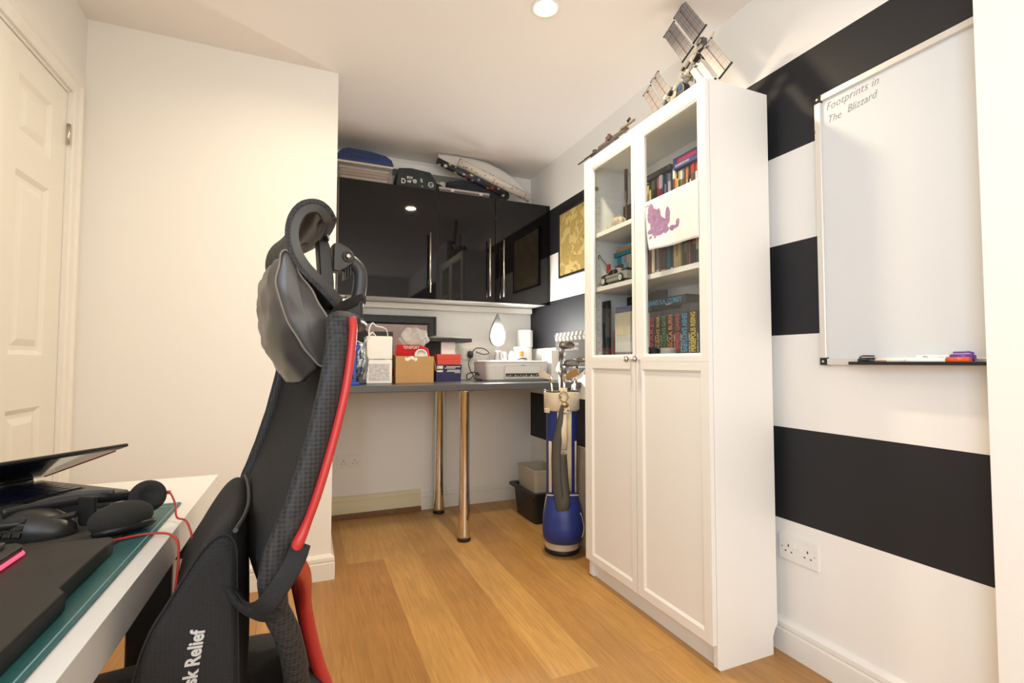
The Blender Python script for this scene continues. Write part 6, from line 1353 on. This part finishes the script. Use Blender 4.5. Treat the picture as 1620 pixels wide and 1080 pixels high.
hring(.0065, .136, None, '', .006).build('headrest_mesh', M_trim, ch, world=False)
MB().prism([(-.010, 1.243), (-.022, 1.240), (-.031, 1.215), (-.037, 1.16), (-.038, 1.118), (-.020, 1.114), (-.016, 1.16), (-.012, 1.215)], 'y', -.017, .017).build('headrest_post', mat('dark_grey_post', (.030, .032, .035), .4), ch, .003, 2, world=False)
def arm_s(s):
    return MB().tube(smooth_path([(-.020, s*.02, 1.232), (-.008, s*.06, 1.236), (-.004, s*.11, 1.236)], 4), (.010, .006), 10).build('shell_rib', M_black, ch, world=False)
arm_s(1); arm_s(-1)
hk = MB().prism([(-.036, 1.180), (-.036, 1.226), (-.048, 1.226), (-.062, 1.219), (-.071, 1.208), (-.070, 1.196), (-.058, 1.186), (-.046, 1.178)], 'y', -.014, .014).build('headrest_hinge', M_dkgrey, ch, .003, world=False)
MB().lathe([(.0095, .0), (.0095, .0025), (.0075, .0035), (.007, .0025), (.001, .0025)], (-.059, .0145, 1.205), 20, ax='y').build('bolt', M_dkgrey, hk, world=False)
MB().lathe([(.0045, .0026), (.0045, .0040), (.001, .0040)], (-.059, .0145, 1.205), 6, ax='y').build('bolt_socket', M_steel, hk, world=False)
MB().tube(smooth_path([(-.058, 0, 1.203), (-.070, 0, 1.198), (-.082, 0, 1.184), (-.083, 0, 1.160), (-.078, 0, 1.13), (-.072, 0, 1.10), (-.066, 0, 1.07)], 6), (.0125, .0115), 14, flat=(0, 1, 0)).build('headrest_arm', M_dkgrey, ch, world=False)
MB().box(-.086, -.036, -.016, .016, 1.088, 1.134).build('arm_clamp', M_black, ch, .006, 3, world=False)
MB().tube([(-.052, .018, 1.12), (-.050, .026, 1.135)], .007, 10).build('clamp_lever', M_steel, ch, world=False)
for k in range(3): MB().box(-.066+.004*k, -.063+.004*k, -.010, .010, 1.172-.003*k, 1.190).build('vent_rib', M_black, hk, .0006, 1, world=False)
# grey leather neck pillow strapped to the headrest
pi_ = thing('neck_pillow', 'grey leather-look neck pillow hanging from the office chair headrest', 'pillow', (0, .86, 0), pi + ca_)
M_lea = mat('grey_leather', (.060, .053, .046), .33, var=.2, vscale=6, bump=.9, bscale=9)
GP = [(.056, 1.176), (.047, 1.179), (.034, 1.152), (.012, 1.122), (-.003, 1.094), (-.010, 1.058), (-.008, 1.038), (.002, 1.022), (.018, 1.040), (.038, 1.066), (.052, 1.091), (.058, 1.121), (.060, 1.150)]
PG = smooth_path([(a, 0, b) for a, b in GP], 4, closed=True)
rings = []
for t, sc, fx_, dz_ in ((-1.0, .1, 0, 0), (-1.01, .5, 0, 0), (-1, .90, 0, 0), (-.98, .99, 0, 0), (-.93, .92, .004, .0), (-.85, .98, .010, -.006), (-.7, 1.06, .018, -.013), (-.5, 1.10, .022, -.018), (-.25, 1.12, .022, -.020), (0, 1.12, .021, -.020), (.25, 1.12, .020, -.019), (.5, 1.10, .018, -.017), (.7, 1.05, .013, -.012), (.85, .97, .006, -.006), (.93, .90, .001, 0), (.98, .99, 0, 0), (1, .92, 0, 0), (1.02, .5, 0, 0), (1.02, .12, 0, 0)):
    ring = []
    for p in PG:
        x, z = (p.x-.026)*sc, (p.z-1.09)*sc
        fr_ = 1 if x > 0 or z < -.03 else .3
        wr_ = .0065*noise.noise(Vector((z*34, t*4.5, x*20)))
        fr_ = fr_*(.25 if z > .02 else min(1, .25 + (.02-z)*9))
        ring.append((.026 + x + fx_*fr_ + wr_, .130*t + .004*noise.noise(Vector((z*25, x*30, 2.0)))*(1 if abs(t) > .95 else 0), 1.09 + z + dz_))
    rings.append(ring)
MB().rings(rings).build('body', M_lea, pi_, world=False)
MB().tube([(x, y+.001, z) for x, y, z in rings[-4]], .0016, 6, closed=True).build('seam', mat('pale_stitch', (.20, .17, .14), .7), pi_, world=False)
MB().tube([(x, y, z) for x, y, z in rings[3]], .0016, 6, closed=True).build('seam', bpy.data.materials['pale_stitch'], pi_, world=False)
MB().tube(smooth_path([(.004, .120, 1.095), (-.014, .08, 1.100), (-.036, .04, 1.112), (-.066, .024, 1.128), (-.092, .0, 1.138), (-.088, -.02, 1.13)], 6), (.009, .0018), 10, flat=(0, 0, 1)).build('strap', bpy.data.materials['black_webbing'], pi_, world=False)
